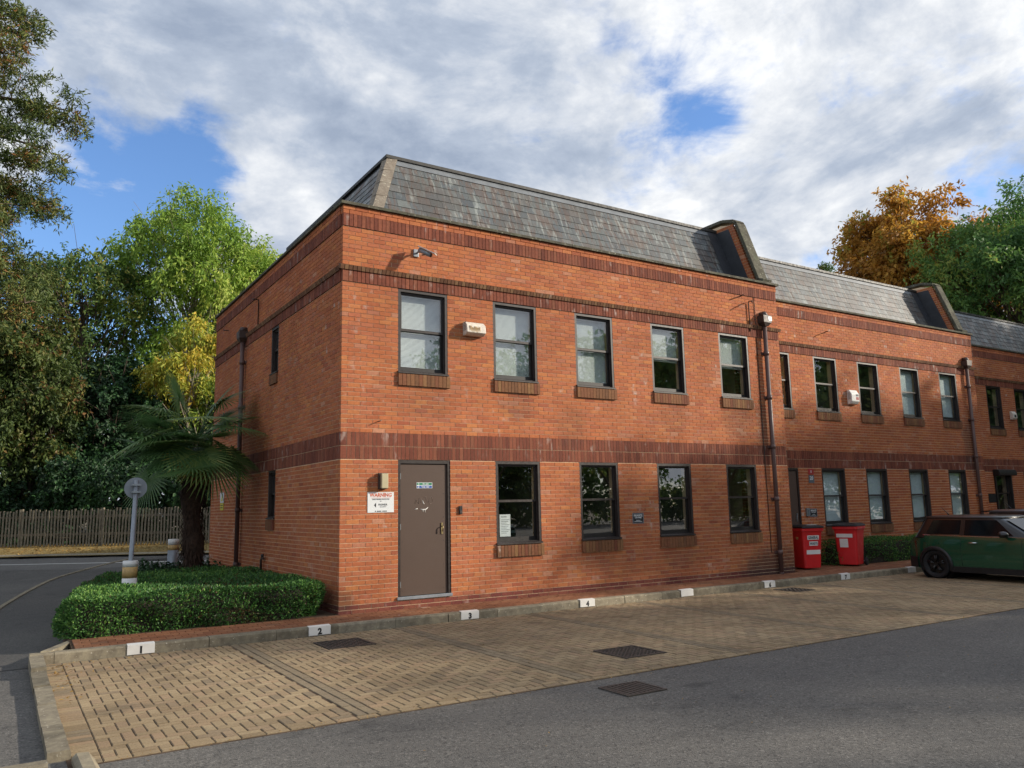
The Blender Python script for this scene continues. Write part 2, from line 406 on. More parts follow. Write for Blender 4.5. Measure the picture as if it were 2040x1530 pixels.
plain('chrome', hexl('d5d8da'), .15, metal=1.0, var=.02)
plain('rubber', hexl('18181a'), .75, var=.1)
plain('blind', hexl('e6ecea'), .75, var=.03)
plain('blind_roller', hexl('ccd8da'), .8, var=.03)
plain('room', hexl('6a6a66'), .9, var=.05)
plain('paper', hexl('e4e8e8'), .7, var=.02)
plain('wire', hexl('3a302c'), .6)
plain('wood_grey', hexl('7b7464'), .85, var=.25, nscale=12, bump=.3)
plain('bark', hexl('5a4c40'), .95, var=.35, nscale=7, bump=.6, bscale=30)
plain('bark_pale', hexl('857c6b'), .95, var=.3, nscale=6, bump=.5, bscale=30)
plain('twig_dark', hexl('2c251d'), .95, var=.3, nscale=8)
plain('palm_fibre', hexl('3c2b20'), .95, var=.4, nscale=14, bump=.6, bscale=50)
plain('car_black', hexl('101012'), .3, var=.0, coat=.3, rv=.01)
plain('car_glass', hexl('0d1114'), .08, var=.0, spec=.2, rv=.01)
plain('tail_red', hexl('7a1616'), .25, var=.05, coat=.5)
g = plain('car_green', hexl('0d4a33'), .25, metal=.2, var=.0, coat=1.0, rv=.01)
g = plain('car_grey', hexl('3a3f45'), .32, metal=.4, var=.0, coat=.9, rv=.01)
g = plain('car_silver', hexl('9aa0a6'), .32, metal=.5, var=.0, coat=.9, rv=.01)
plain('earth', hexl('5d5138'), .95, var=.35, nscale=1.4, bump=.5)
plain('road_paint', hexl('c6c5bf'), .7, var=.1, nscale=10)
g = G('verge'); c = g.ramp(g.noise(3.5, 7, .7), [(.3, hexl('6a5f38')), (.5, hexl('8a7440')), (.65, hexl('7b6a3d')), (.8, hexl('a08a52'))])
g.set('Base Color', c); g.set('Roughness', .95); g.bump(g.noise(40, 5, .7), .8, .02)

def mk_glass():
    m = bpy.data.materials.new('glass'); m.use_nodes = True; MT['glass'] = m
    nt = m.node_tree; N = nt.nodes; L = nt.links; N.remove(N['Principled BSDF']); out = N['Material Output']
    tr = N.new('ShaderNodeBsdfTransparent'); tr.inputs[0].default_value = (.93, .96, .95, 1)
    gl = N.new('ShaderNodeBsdfGlossy'); gl.inputs['Roughness'].default_value = .012; gl.inputs['Color'].default_value = (.95, .97, 1, 1)
    lw = N.new('ShaderNodeLayerWeight'); lw.inputs['Blend'].default_value = .5
    p5 = N.new('ShaderNodeMath'); p5.operation = 'POWER'; L.new(lw.outputs['Facing'], p5.inputs[0]); p5.inputs[1].default_value = 3.6
    fr = N.new('ShaderNodeMath'); fr.operation = 'MULTIPLY_ADD'; L.new(p5.outputs[0], fr.inputs[0]); fr.inputs[1].default_value = .86; fr.inputs[2].default_value = .19
    geo = N.new('ShaderNodeNewGeometry')
    n = N.new('ShaderNodeTexNoise'); n.inputs['Scale'].default_value = 1.6; n.inputs['Detail'].default_value = 1; L.new(geo.outputs['Position'], n.inputs['Vector'])
    b = N.new('ShaderNodeBump'); b.inputs['Strength'].default_value = .02; b.inputs['Distance'].default_value = .02; L.new(n.outputs['Fac'], b.inputs['Height'])
    L.new(b.outputs[0], gl.inputs['Normal'])
    mx = N.new('ShaderNodeMixShader'); L.new(fr.outputs[0], mx.inputs[0]); L.new(tr.outputs[0], mx.inputs[1]); L.new(gl.outputs[0], mx.inputs[2])
    L.new(mx.outputs[0], out.inputs[0])
mk_glass()

def mk_leaf(name, stops, trans=.35, rough=.55, spec=.35):
    m = bpy.data.materials.new(name); m.use_nodes = True; MT[name] = m
    nt = m.node_tree; N = nt.nodes; L = nt.links; p = N['Principled BSDF']; out = N['Material Output']
    a = N.new('ShaderNodeAttribute'); a.attribute_name = 'v'
    r = N.new('ShaderNodeValToRGB'); e = r.color_ramp.elements
    while len(e) < len(stops): e.new(.5)
    for i, (q, c) in enumerate(stops): e[i].position = q; e[i].color = tuple(c)+(1,)
    L.new(a.outputs['Fac'], r.inputs[0]); L.new(r.outputs[0], p.inputs['Base Color'])
    p.inputs['Roughness'].default_value = rough; p.inputs['Specular IOR Level'].default_value = spec
    t = N.new('ShaderNodeBsdfTranslucent'); L.new(r.outputs[0], t.inputs[0])
    mx = N.new('ShaderNodeMixShader'); mx.inputs[0].default_value = trans
    L.new(p.outputs[0], mx.inputs[1]); L.new(t.outputs[0], mx.inputs[2]); L.new(mx.outputs[0], out.inputs[0])
mk_leaf('leaf_bright', [(0, hexl('5f7f2e')), (.35, hexl('7f9f3c')), (.7, hexl('9db54c')), (1, hexl('b3bd58'))])
mk_leaf('leaf_yellow', [(0, hexl('75903a')), (.4, hexl('a5aa40')), (.75, hexl('c4b344')), (1, hexl('cda63a'))])
mk_leaf('leaf_olive', [(0, hexl('314522')), (.45, hexl('4a5c2c')), (.78, hexl('5f6c34')), (.93, hexl('76703c')), (1, hexl('7e5c36'))])
mk_leaf('leaf_dark', [(0, hexl('365228')), (.5, hexl('54703a')), (.85, hexl('778a42')), (1, hexl('938c46'))], .42)
mk_leaf('leaf_ivy', [(0, hexl('1a301a')), (.6, hexl('264524')), (1, hexl('3f6334'))], .15)
mk_leaf('leaf_orange', [(0, hexl('84602a')), (.3, hexl('a87630')), (.6, hexl('bd8a38')), (.85, hexl('cfa348')), (1, hexl('9c9a44'))], .48)
mk_leaf('leaf_green', [(0, hexl('44673a')), (.4, hexl('5a8044')), (.75, hexl('789a4c')), (1, hexl('a0a24c'))], .42)
mk_leaf('leaf_conifer', [(0, hexl('3e5028')), (.5, hexl('5a6a34')), (.78, hexl('74783c')), (.92, hexl('86703a')), (1, hexl('8d5c34'))], .15)
mk_leaf('leaf_hedge', [(0, hexl('5c4a2a')), (.05, hexl('4a4726')), (.09, hexl('23401f')), (.45, hexl('3d6630')), (.8, hexl('5d8a40')), (1, hexl('82a450'))], .25, .5)
mk_leaf('leaf_palm', [(0, hexl('466a3e')), (.5, hexl('60824a')), (.85, hexl('829852')), (1, hexl('a8a65e'))], .35, .4, .5)
mk_leaf('leaf_litter', [(0, hexl('5f4526')), (.5, hexl('8a6a34')), (1, hexl('b48f45'))], .1, .8)

# ---------------------------------------------------------------- text (turned into meshes at the end in one pass)
TXT = []
def text(s, size, mat, parent, loc, rot=(math.pi/2, 0, 0), align='CENTER', sx=1.0, bold=0.0, name='lettering'):
    cu = bpy.data.curves.new('lettering', 'FONT'); cu.body = s; cu.size = size; cu.align_x = align; cu.align_y = 'CENTER'
    cu.extrude = .0006; cu.offset = bold; cu.resolution_u = 2
    TXT.append((cu, mat, parent, loc, rot, sx, name))

def flush_text():
    obs = []
    for t in TXT:
        o = bpy.data.objects.new('t', t[0]); COL.objects.link(o); obs.append(o)
    dg = bpy.context.evaluated_depsgraph_get()
    for o, (cu, mat, parent, loc, rot, sx, name) in zip(obs, TXT):
        me = bpy.data.meshes.new_from_object(o.evaluated_get(dg)); me.name = name
        me.materials.clear(); q = link(name, me, mat, parent, loc, rot); q.scale = (sx, 1, 1)
    for o in obs:
        cu = o.data; bpy.data.objects.remove(o); bpy.data.curves.remove(cu)

# ---------------------------------------------------------------- pieces: the largest as parts, the rest joined
CORN = np.array([[x, y, z] for z in (-1, 1) for y in (-1, 1) for x in (-1, 1)], float)
BOXF = np.array([(0, 2, 3, 1), (4, 5, 7, 6), (0, 1, 5, 4), (1, 3, 7, 5), (3, 2, 6, 7), (2, 0, 4, 6)])
CH_CACHE = {}
def piece_verts(h, ch):
    """box of half sizes h; ch>0: chamfered top (3 rings)"""
    if ch <= 0: return CORN*h, BOXF
    a = np.array([(-1, -1), (1, -1), (1, 1), (-1, 1)], float)
    lo = np.c_[a*h[:2], np.full(4, -h[2])]; mid = np.c_[a*h[:2], np.full(4, h[2]-ch*.6)]; top = np.c_[a*(np.array(h[:2])-ch), np.full(4, h[2])]
    F = [(8, 9, 10, 11)]
    for k in range(4):
        n = (k+1) % 4; F += [(k, n, 4+n, 4+k), (4+k, 4+n, 8+n, 8+k)]
    return np.vstack([lo, mid, top]), np.array(F)

def emit(parent, name, group_name, pcs, mat, limit=300, off=(0, 0, 0), ch=0.0, min_in=True):
    """pcs: list of (centre, half sizes, 3x3 basis or None); off: parent's place in the world"""
    if not pcs: return
    Cn = np.array([p[0] for p in pcs], float); H = np.array([p[1] for p in pcs], float)
    B = np.array([np.eye(3) if p[2] is None else p[2] for p in pcs], float)
    K = np.einsum('nij,kj,nj->nki', B, CORN, H) + Cn[:, None, :] + np.array(off, float)
    d = K - CAM; z = np.maximum(d @ FX, .1); u = 1020 + FPX*(d @ RX)/z; v = 765 - FPX*(d @ UX)/z
    area = (u.max(1)-u.min(1))*(v.max(1)-v.min(1)); mu, mv = u.mean(1), v.mean(1)
    vis = (mu > -10) & (mu < 2050) & (mv > -10) & (mv < 1540) & ((d @ FX).min(1) > .2)
    order = np.argsort(-np.where(vis, area, 0.0)); top = [i for i in order[:limit] if vis[i]]; tops = set(top)
    cache = {}
    for i in top:
        key = tuple(np.round(H[i], 3))
        if key not in cache:
            V, F = piece_verts(np.array(key), ch); me = bpy.data.meshes.new(name); me.from_pydata([tuple(q) for q in V], [], [tuple(int(x) for x in f) for f in F]); me.materials.append(MT[mat]); cache[key] = me
        o = bpy.data.objects.new(name, cache[key]); COL.objects.link(o); o.parent = parent; o.location = Cn[i]
        if pcs[i][2] is not None: o.rotation_euler = Matrix([list(map(float, r)) for r in B[i]]).to_euler()
    rest = [i for i in range(len(pcs)) if i not in tops]
    if rest:
        VV = []; FF = []; b = 0
        for i in rest:
            V, F = piece_verts(H[i], ch); VV.append(V @ B[i].T + Cn[i]); FF.append(F+b); b += len(V)
        me = fast_mesh(group_name, np.vstack(VV), np.vstack(FF)); o = link(group_name, me, mat, parent); o['kind'] = 'stuff'

def basis(ex, ey, ez): return np.array([ex, ey, ez], float).T
def jit(a): return float(rng.uniform(-a, a))

# ================================================================ THE GROUND
NQ = np.array([0.538, 0.843]); DQ = np.array([0.843, -0.538])
def qof(x, y): return (x-CAM[0])*NQ[0] + (y-CAM[1])*NQ[1]
def gz(x, y):
    q = qof(x, y); t = np.clip((10-x)/8.0, 0, 1); t = t*t*(3-2*t)
    return -.31 + t*(np.interp(q, [16, 24, 27.2, 29.7, 45, 90], [0, .29, .44, .68, 1.1, 1.5]))
def sheet(name, xs, ys, dz, mat, f=None):
    X, Y = np.meshgrid(xs, ys); Z = gz(X, Y)+dz
    V = np.c_[X.ravel(), Y.ravel(), Z.ravel()]; n = len(xs); m = len(ys)
    I = np.arange(n*m).reshape(m, n); F = np.stack([I[:-1, :-1], I[:-1, 1:], I[1:, 1:], I[1:, :-1]], -1).reshape(-1, 4)
    if f is not None:
        cx = V[F].mean(1); F = F[f(cx[:, 0], cx[:, 1])]
    o = link(name, fast_mesh(name, V, F, smooth=True), mat); o['kind'] = 'structure'; return o
sheet('ground', np.r_[-400, -200, np.arange(-60, 80, 2.0), 120, 400], np.r_[-400, -200, np.arange(-70, 90, 2.0), 200, 500], -.06, 'earth')
sheet('car_park', np.arange(-60, 80.1, 1.0), np.arange(-60, 40.1, 1.0), 0.0, 'asphalt', lambda x, y: (qof(x, y) < 27.6) | (x > 12))

def strip(name, q0, q1, t0, t1, dz, mat, dz1=None, nq=3):
    """a band that follows the far road; q is the distance from it, t runs along it"""
    dz1 = dz if dz1 is None else dz1
    ts = np.linspace(t0, t1, 60); V = []
    for k in range(nq):
        q = q0+(q1-q0)*k/(nq-1)
        for t in ts:
            x, y = CAM[0]+NQ[0]*q+DQ[0]*t, CAM[1]+NQ[1]*q+DQ[1]*t
            V.append((x, y, float(gz(x, y))+dz+(dz1-dz)*k/(nq-1)))
    I = np.arange(nq*60).reshape(nq, 60); F = np.stack([I[:-1, :-1], I[:-1, 1:], I[1:, 1:], I[1:, :-1]], -1).reshape(-1, 4)
    o = link(name, fast_mesh(name, np.array(V), F, smooth=True), mat); o['kind'] = 'structure'; return o
strip('side_road', 23.6, 26.9, -60, 12, .006, 'asphalt_road')
strip('road_edge_line', 25.15, 25.30, -60, 12, .011, 'road_paint')
strip('footpath', 27.0, 27.45, -60, 12, .09, 'concrete')
strip('verge', 27.4, 32.0, -60, 12, .02, 'verge', .03, 8)
# darker tarmac path beside the hedge, with a concrete edging running along its far side
edge = [(-4.75, -.9), (-4.75, 4.0), (-4.6, 6.4), (-4.0, 9.3), (-3.35, 11.9), (-2.1, 14.6), (-.9, 16.4)]
def smooth_path(pts, n=40):
    pts = np.array(pts, float); s = np.r_[0, np.cumsum(np.linalg.norm(np.diff(pts, axis=0), axis=1))]; t = np.linspace(0, s[-1], n)
    P = np.c_[np.interp(t, s, pts[:, 0]), np.interp(t, s, pts[:, 1])]
    for _ in range(4): P[1:-1] = (P[:-2]+2*P[1:-1]+P[2:])/4
    return P
EP = smooth_path(edge)
V = []; 
for a in EP: V += [(a[0], a[1], float(gz(a[0], a[1]))+.006), (a[0]+2.6, a[1], float(gz(a[0]+2.6, a[1]))+.006)]
F = np.array([(2*i, 2*i+1, 2*i+3, 2*i+2) for i in range(len(EP)-1)])
o = link('tarmac_path', fast_mesh('tarmac_path', np.array(V), F), 'asphalt_path'); o['kind'] = 'structure'
mb = MB(); mb.rings([[(a[0]-.05, a[1], float(gz(*a))-.05), (a[0]-.05, a[1], float(gz(*a))+.03), (a[0]+.03, a[1]-.03, float(gz(*a))+.03), (a[0]+.03, a[1]-.03, float(gz(*a))-.05)] for a in EP], smooth=False)
mb.build('path_edging', 'concrete')['kind'] = 'structure'

# block paving of the parking bays
pav = MB(); pav.box((-4.1, -5.62, -.42), (27.0, -.78, -.3075)); PV = pav.build('paved_parking_bays', 'mortar_dark'); PV['kind'] = 'structure'
def clip_rect(r, b):
    x0, y0, x1, y1 = max(r[0], b[0]), max(r[1], b[1]), min(r[2], b[2]), min(r[3], b[3])
    return (x0, y0, x1, y1) if x1-x0 > .025 and y1-y0 > .025 else None
COVERS = [(-.54, -1.70, .34, .34), (2.04, -4.62, .33, .33), (9.19, -1.39, .3, .3)]
pv = []; pg = []
def add_paver(lst, r):
    for cx, cy, hx, hy in COVERS:
        if r[2] > cx-hx and r[0] < cx+hx and r[3] > cy-hy and r[1] < cy+hy:
            for b in ((r[0], r[1], cx-hx, r[3]), (cx+hx, r[1], r[2], r[3]), (max(r[0], cx-hx), r[1], min(r[2], cx+hx), cy-hy), (max(r[0], cx-hx), cy+hy, min(r[2], cx+hx), r[3])):
                q = clip_rect(r, b)
                if q: add_paver(lst, q)
            return
    j = .0032
    h = ((r[2]-r[0])/2-j, (r[3]-r[1])/2-j, .03); zt = -.300+jit(.0025)
    a, b = jit(.006), jit(.006)
    Bm = basis((1, 0, a), (0, 1, b), (-a, -b, 1))
    lst.append((((r[0]+r[2])/2, (r[1]+r[3])/2, zt-.03), h, Bm))
DIV = [-1.85+2.42*k for k in range(-1, 13)]
xs = [-3.87] + [d for d in DIV if d > -3.8] + [27.0]
Y0, Y1 = -5.50, -.81
for bi in range(len(xs)-1):
    bx0 = xs[bi] + (.21 if bi else 0); bx1 = xs[bi+1]
    nx = int((bx1-bx0)/.1)+3; ny = int((Y1-Y0)/.1)+3
    ox = bx0 - .1*random.randint(0, 3)
    for i in range(-1, nx+3):
        for j in range(-2, ny+1):
            v = (i-j) % 4; x, y = ox+.1*i, Y0+.1*j
            if v == 0: r = clip_rect((x, y, x+.2, y+.1), (bx0, Y0, bx1, Y1))
            elif v == 3: r = clip_rect((x, y, x+.1, y+.2), (bx0, Y0, bx1, Y1))
            else: continue
            if r: add_paver(pv, r)
    if bi < len(xs)-2:
        y = Y0
        while y < Y1-.05:
            for k in range(2):
                r = clip_rect((bx1+.105*k, y-(.1 if k else 0), bx1+.105*k+.105, y+.2-(.1 if k else 0)), (bx1, Y0, bx1+.21, Y1))
                if r: add_paver(pg, r)
            y += .2
y = Y0-.1
while y < Y1-.03: add_paver(pg if random.random() < .15 else pv, (-4.07, y, -3.87, min(y+.1, Y1))); y += .1
x = -3.87
while x < 27: add_paver(pv, (x, Y0-.1, min(x+.2, 27), Y0)); x += .2
emit(PV, 'paver', 'pavers', pv, 'paver', 300, ch=.008)
emit(PV, 'dark_paver', 'dark_pavers', pg, 'paver_grey', 120, ch=.008)

# kerb along the bays, flush edging at their open end
KB = MB().box((-4.2, -.79, -.6), (27, -.70, -.33)).build('kerb', 'concrete'); KB['kind'] = 'structure'
def kerb_piece(parent, x0, x1):
    prof = [(-.80, -.42), (-.80, -.195), (-.785, -.172), (-.675, -.168), (-.675, -.42)]
    m = MB().prism(prof, 'x', -(x1-x0)/2+.003, (x1-x0)/2-.003).build('kerb_stone', 'concrete', parent, ((x0+x1)/2, jit(.006), jit(.004)))
    m.rotation_euler = (0, jit(.002), jit(.003))
x = -3.95
while x < 27: kerb_piece(KB, x, x+.915); x += .915
kerb_piece(KB, -4.22, -3.95)
KL = MB().box((-4.19, -5.7, -.6), (-4.09, -.9, -.33)).build('end_kerb', 'concrete'); KL['kind'] = 'structure'
y = -.80
for k, ln in enumerate((.915, .915, .915, .915, .915)):
    drop = .0 if k else .02
    MB().prism([(-4.225, -.45), (-4.225, -.235+.05*(k == 0)), (-4.075, -.23+.05*(k == 0)), (-4.065, -.26), (-4.065, -.45)], 'y', y-ln+.004, y-.004).build('kerb_stone', 'concrete', KL, (jit(.008), 0, jit(.01)))
    y -= ln
# the tilted kerb stones at the corner by the road
MB().prism([(-4.2, -.45), (-4.2, -.25), (-4.17, -.22), (-4.09, -.225), (-4.03, -.3), (-4.03, -.45)], 'y', -6.0, -5.4).build('kerb_stone', 'concrete', KL, (0.02, 0, -.02), (0, 0, .02))
for k in range(6):
    MB().prism([(-5.72, -.45), (-5.72, -.24), (-5.70, -.22), (-5.60, -.22), (-5.60, -.45)], 'x', -.455, .455).build('kerb_stone', 'concrete', KL, (-4.69-.915*k, jit(.01), jit(.01)), (0, jit(.006), 0))

# red brick path between kerb and wall, sloping gently to the kerb
def pz(y): return -.128 + .06*min(0, y)/1.0
PT = MB().prism([(-.675, -.5), (-.675, pz(-.675)-.012), (0.0, pz(0)-.012), (1.0, pz(0)-.012), (1.0, -.5)], 'x', -3.75, 27).build('brick_path', 'mortar_dark'); PT['kind'] = 'structure'
pb = []
for row in range(16):
    y0 = -.672+.1045*row; x = -3.72+(.1 if row % 2 else 0)-.2
    while x < 27:
        xa, xb = max(x, -3.72), min(x+.2, 27)
        inb = (y0 > -.06 and xa < 11.05) or (y0 > .88) or (y0 > .2 and xa < 0)
        if xb-xa > .03 and not inb and not (xa < -.3 and y0 > .02):
            yc = y0+.05; a = -.06 if yc < 0 else 0
            pb.append((((xa+xb)/2, yc, pz(yc)-.03+jit(.002)), ((xb-xa)/2-.003, .0485, .03), basis((1, 0, jit(.006)), (0, 1, -a*1.0), (0, a, 1))))
        x += .2
emit(PT, 'path_brick', 'path_bricks', pb, 'path_brick', 300, ch=.004)
MB().prism([(-4.1, -.72), (-3.98, -.72), (-3.66, .05), (-3.74, .08)], 'z', -.45, -.15).build('path_end_edging', 'concrete')['kind'] = 'structure'

# ================================================================ THE OFFICE UNITS
UL, UD = 11.0, 9.5
WX = [(1.02, 1.99), (2.95, 3.93), (4.86, 5.83), (6.88, 7.85), (8.93, 9.90)]
ZT = 6.675
def holes_front():
    hs = [(a, b, 3.825, 5.325) for a, b in WX] + [(a, b, .825, 2.325) for a, b in WX[1:]] + [(1.02, 2.02, .0, 2.325)]
    return hs
SIDE_HOLES = [(3.66, 4.18, 3.825+.5, 5.325), (3.66, 4.18, 1.35, 2.325)]   # along y on the side wall

def wall_boxes(a0, a1, z0, z1, holes):
    """rectangles (a0,a1,z0,z1) covering a wall minus its openings"""
    xs = sorted({a0, a1, *[h[0] for h in holes], *[h[1] for h in holes]}); out = []
    for i in range(len(xs)-1):
        xa, xb = xs[i], xs[i+1]; xm = (xa+xb)/2; z = z0
        for h in sorted([h for h in holes if h[0] <= xm <= h[1]], key=lambda h: h[2]):
            if h[2] > z: out.append((xa, xb, z, h[2]))
            z = h[3]
        if z1 > z: out.append((xa, xb, z, z1))
    return out

def course_bricks(a0, a1, z0, z1, holes, first_row, corner=False, bond=0.0):
    """stretcher bond rectangles in wall coordinates"""
    out = []; k = int(round(z0/.075))
    while k*.075 < z1-.01:
        za, zb = k*.075, k*.075+.065
        spans = [(a0, a1)]
        for h in holes:
            if h[2] < zb-.02 and h[3] > za+.02:
                ns = []
                for s in spans:
                    if h[1] <= s[0] or h[0] >= s[1]: ns.append(s); continue
                    if h[0] > s[0]: ns.append((s[0], h[0]))
                    if h[1] < s[1]: ns.append((h[1], s[1]))
                spans = ns
        off = (.1125 if k % 2 else 0.0)+bond
        for s in spans:
            n = math.floor((s[0]-off)/.225)
            x = off+.225*n; row = []
            while x < s[1]:
                xa, xb = max(x, s[0]), min(x+.215, s[1])
                if xb > xa: row.append([xa, xb])
                x += .225
            if row:
                if row[0][1]-row[0][0] < .05 and len(row) > 1: row.pop(0)
                if row[-1][1]-row[-1][0] < .05 and len(row) > 1: row.pop()
                row[0][0] = s[0]; row[-1][1] = s[1]
                out += [(a_, b_, za, zb, k) for a_, b_ in row]
        k += 1
    return out

def soldiers(a0, a1, first=.1025):
    out = [(a0, a0+first)]; x = a0+first+.0095
    while x < a1-.02: out.append((x, min(x+.0655, a1))); x += .075
    return out

BANDS = [(2.325, 2.775), (5.325, 5.625), (6.30, 6.525)]
def band_holes(a0, a1): return [(a0-1, a1+1, a, b) for a, b in BANDS]

WMESH = {}
def window_part(parent, loc, rz, w, h, blind=None, seg='W'):
    """sash window: frame > upper_sash, lower_sash, pane, sill_board, blind. Local: x along wall, y inwards"""
    key = (round(w, 3), round(h, 3))
    if key not in WMESH:
        d = {}
        fr = MB(); t = .05
        fr.box((-.008, .004, 0), (t, .14, h)); fr.box((w-t, .004, 0), (w+.008, .14, h)); fr.box((t, .004, h-t), (w-t, .14, h+.004)); fr.box((t, .03, 0), (w-t, .14, .05))
        fr.box((t, .045, h-t-.028), (w-t, .06, h-t)); fr.box((t, .04, .05), (t+.018, .058, h-t-.028)); fr.box((w-t-.018, .04, .05), (w-t, .058, h-t-.028))
        d['frame'] = fr.mesh('window'); d['frame'].materials.append(MT['frame_brown'])
        mid = h*.52; s = .042
        def sash(y0, y1, z0, z1, bot, top):
            m = MB(); m.box((t, y0, z0), (t+s, y1, z1)); m.box((w-t-s, y0, z0), (w-t, y1, z1)); m.box((t+s, y0, z0), (w-t-s, y1, z0+bot)); m.box((t+s, y0, z1-top), (w-t-s, y1, z1)); return m
        d['upper'] = sash(.06, .094, mid-.022, h-t, .042, .042).mesh('upper_sash'); d['upper'].materials.append(MT['frame_brown'])
        d['lower'] = sash(.098, .132, .05, mid+.02, .075, .04).mesh('lower_sash'); d['lower'].materials.append(MT['frame_inner'])
        d['p1'] = MB().add([(t+s, .078, mid+.02), (w-t-s, .078, mid+.02), (w-t-s, .078, h-t-.042), (t+s, .078, h-t-.042)], [(0, 1, 2, 3)]).mesh('pane'); d['p1'].materials.append(MT['glass'])
        d['p2'] = MB().add([(t+s, .115, .125), (w-t-s, .115, .125), (w-t-s, .115, mid-.02), (t+s, .115, mid-.02)], [(0, 1, 2, 3)]).mesh('pane'); d['p2'].materials.append(MT['glass'])
        d['sill'] = MB().prism([(-.035, -.004), (-.035, .022), (.03, .045), (.03, -.004)], 'x', -.008, w+.008).mesh('sill_board'); d['sill'].materials.append(MT['frame_brown'])
        WMESH[key] = d
    d = WMESH[key]
    f = link('window', d['frame'], None, parent, loc, (0, 0, rz))
    for nm, k in (('upper_sash', 'upper'), ('lower_sash', 'lower'), ('pane', 'p1'), ('pane', 'p2'), ('sill_board', 'sill')): link(nm, d[k], None, f)
    if blind:
        kind, drop = blind; bk = (key, kind, drop)
        if bk not in WMESH:
            z1 = h-.08; z0 = z1-(h-.14)*drop; m = MB()
            if kind == 'slats':
                z = z0
                while z < z1:
                    m.add([(.07, .175, z), (w-.07, .175, z), (w-.07, .192, z+.019), (.07, .192, z+.019)], [(0, 1, 2, 3)]); z += .021
                m.box((.07, .172, z0-.02), (w-.07, .195, z0-.002)); m.box((.07, .17, z1), (w-.07, .2, z1+.03))
            else: m.box((.065, .19, z0), (w-.065, .193, z1+.02)); m.box((.065, .182, z0-.02), (w-.065, .2, z0))
            me = m.mesh('blind'); me.materials.append(MT['blind' if kind == 'slats' else 'blind_roller']); WMESH[bk] = me
        link('blind', WMESH[bk], None, f)
    return f

def sill_bricks(a0, a1, zt, out):
    n = max(2, round((a1-a0)/.075)); st = (a1-a0)/n
    for i in range(n):
        x = a0+st*(i+.5)
        out.append(((x, .018, zt-.1125-.005), (st/2-.004, .058, .1), basis((1, 0, 0), (0, 1, -.0), (0, .0, 1))))

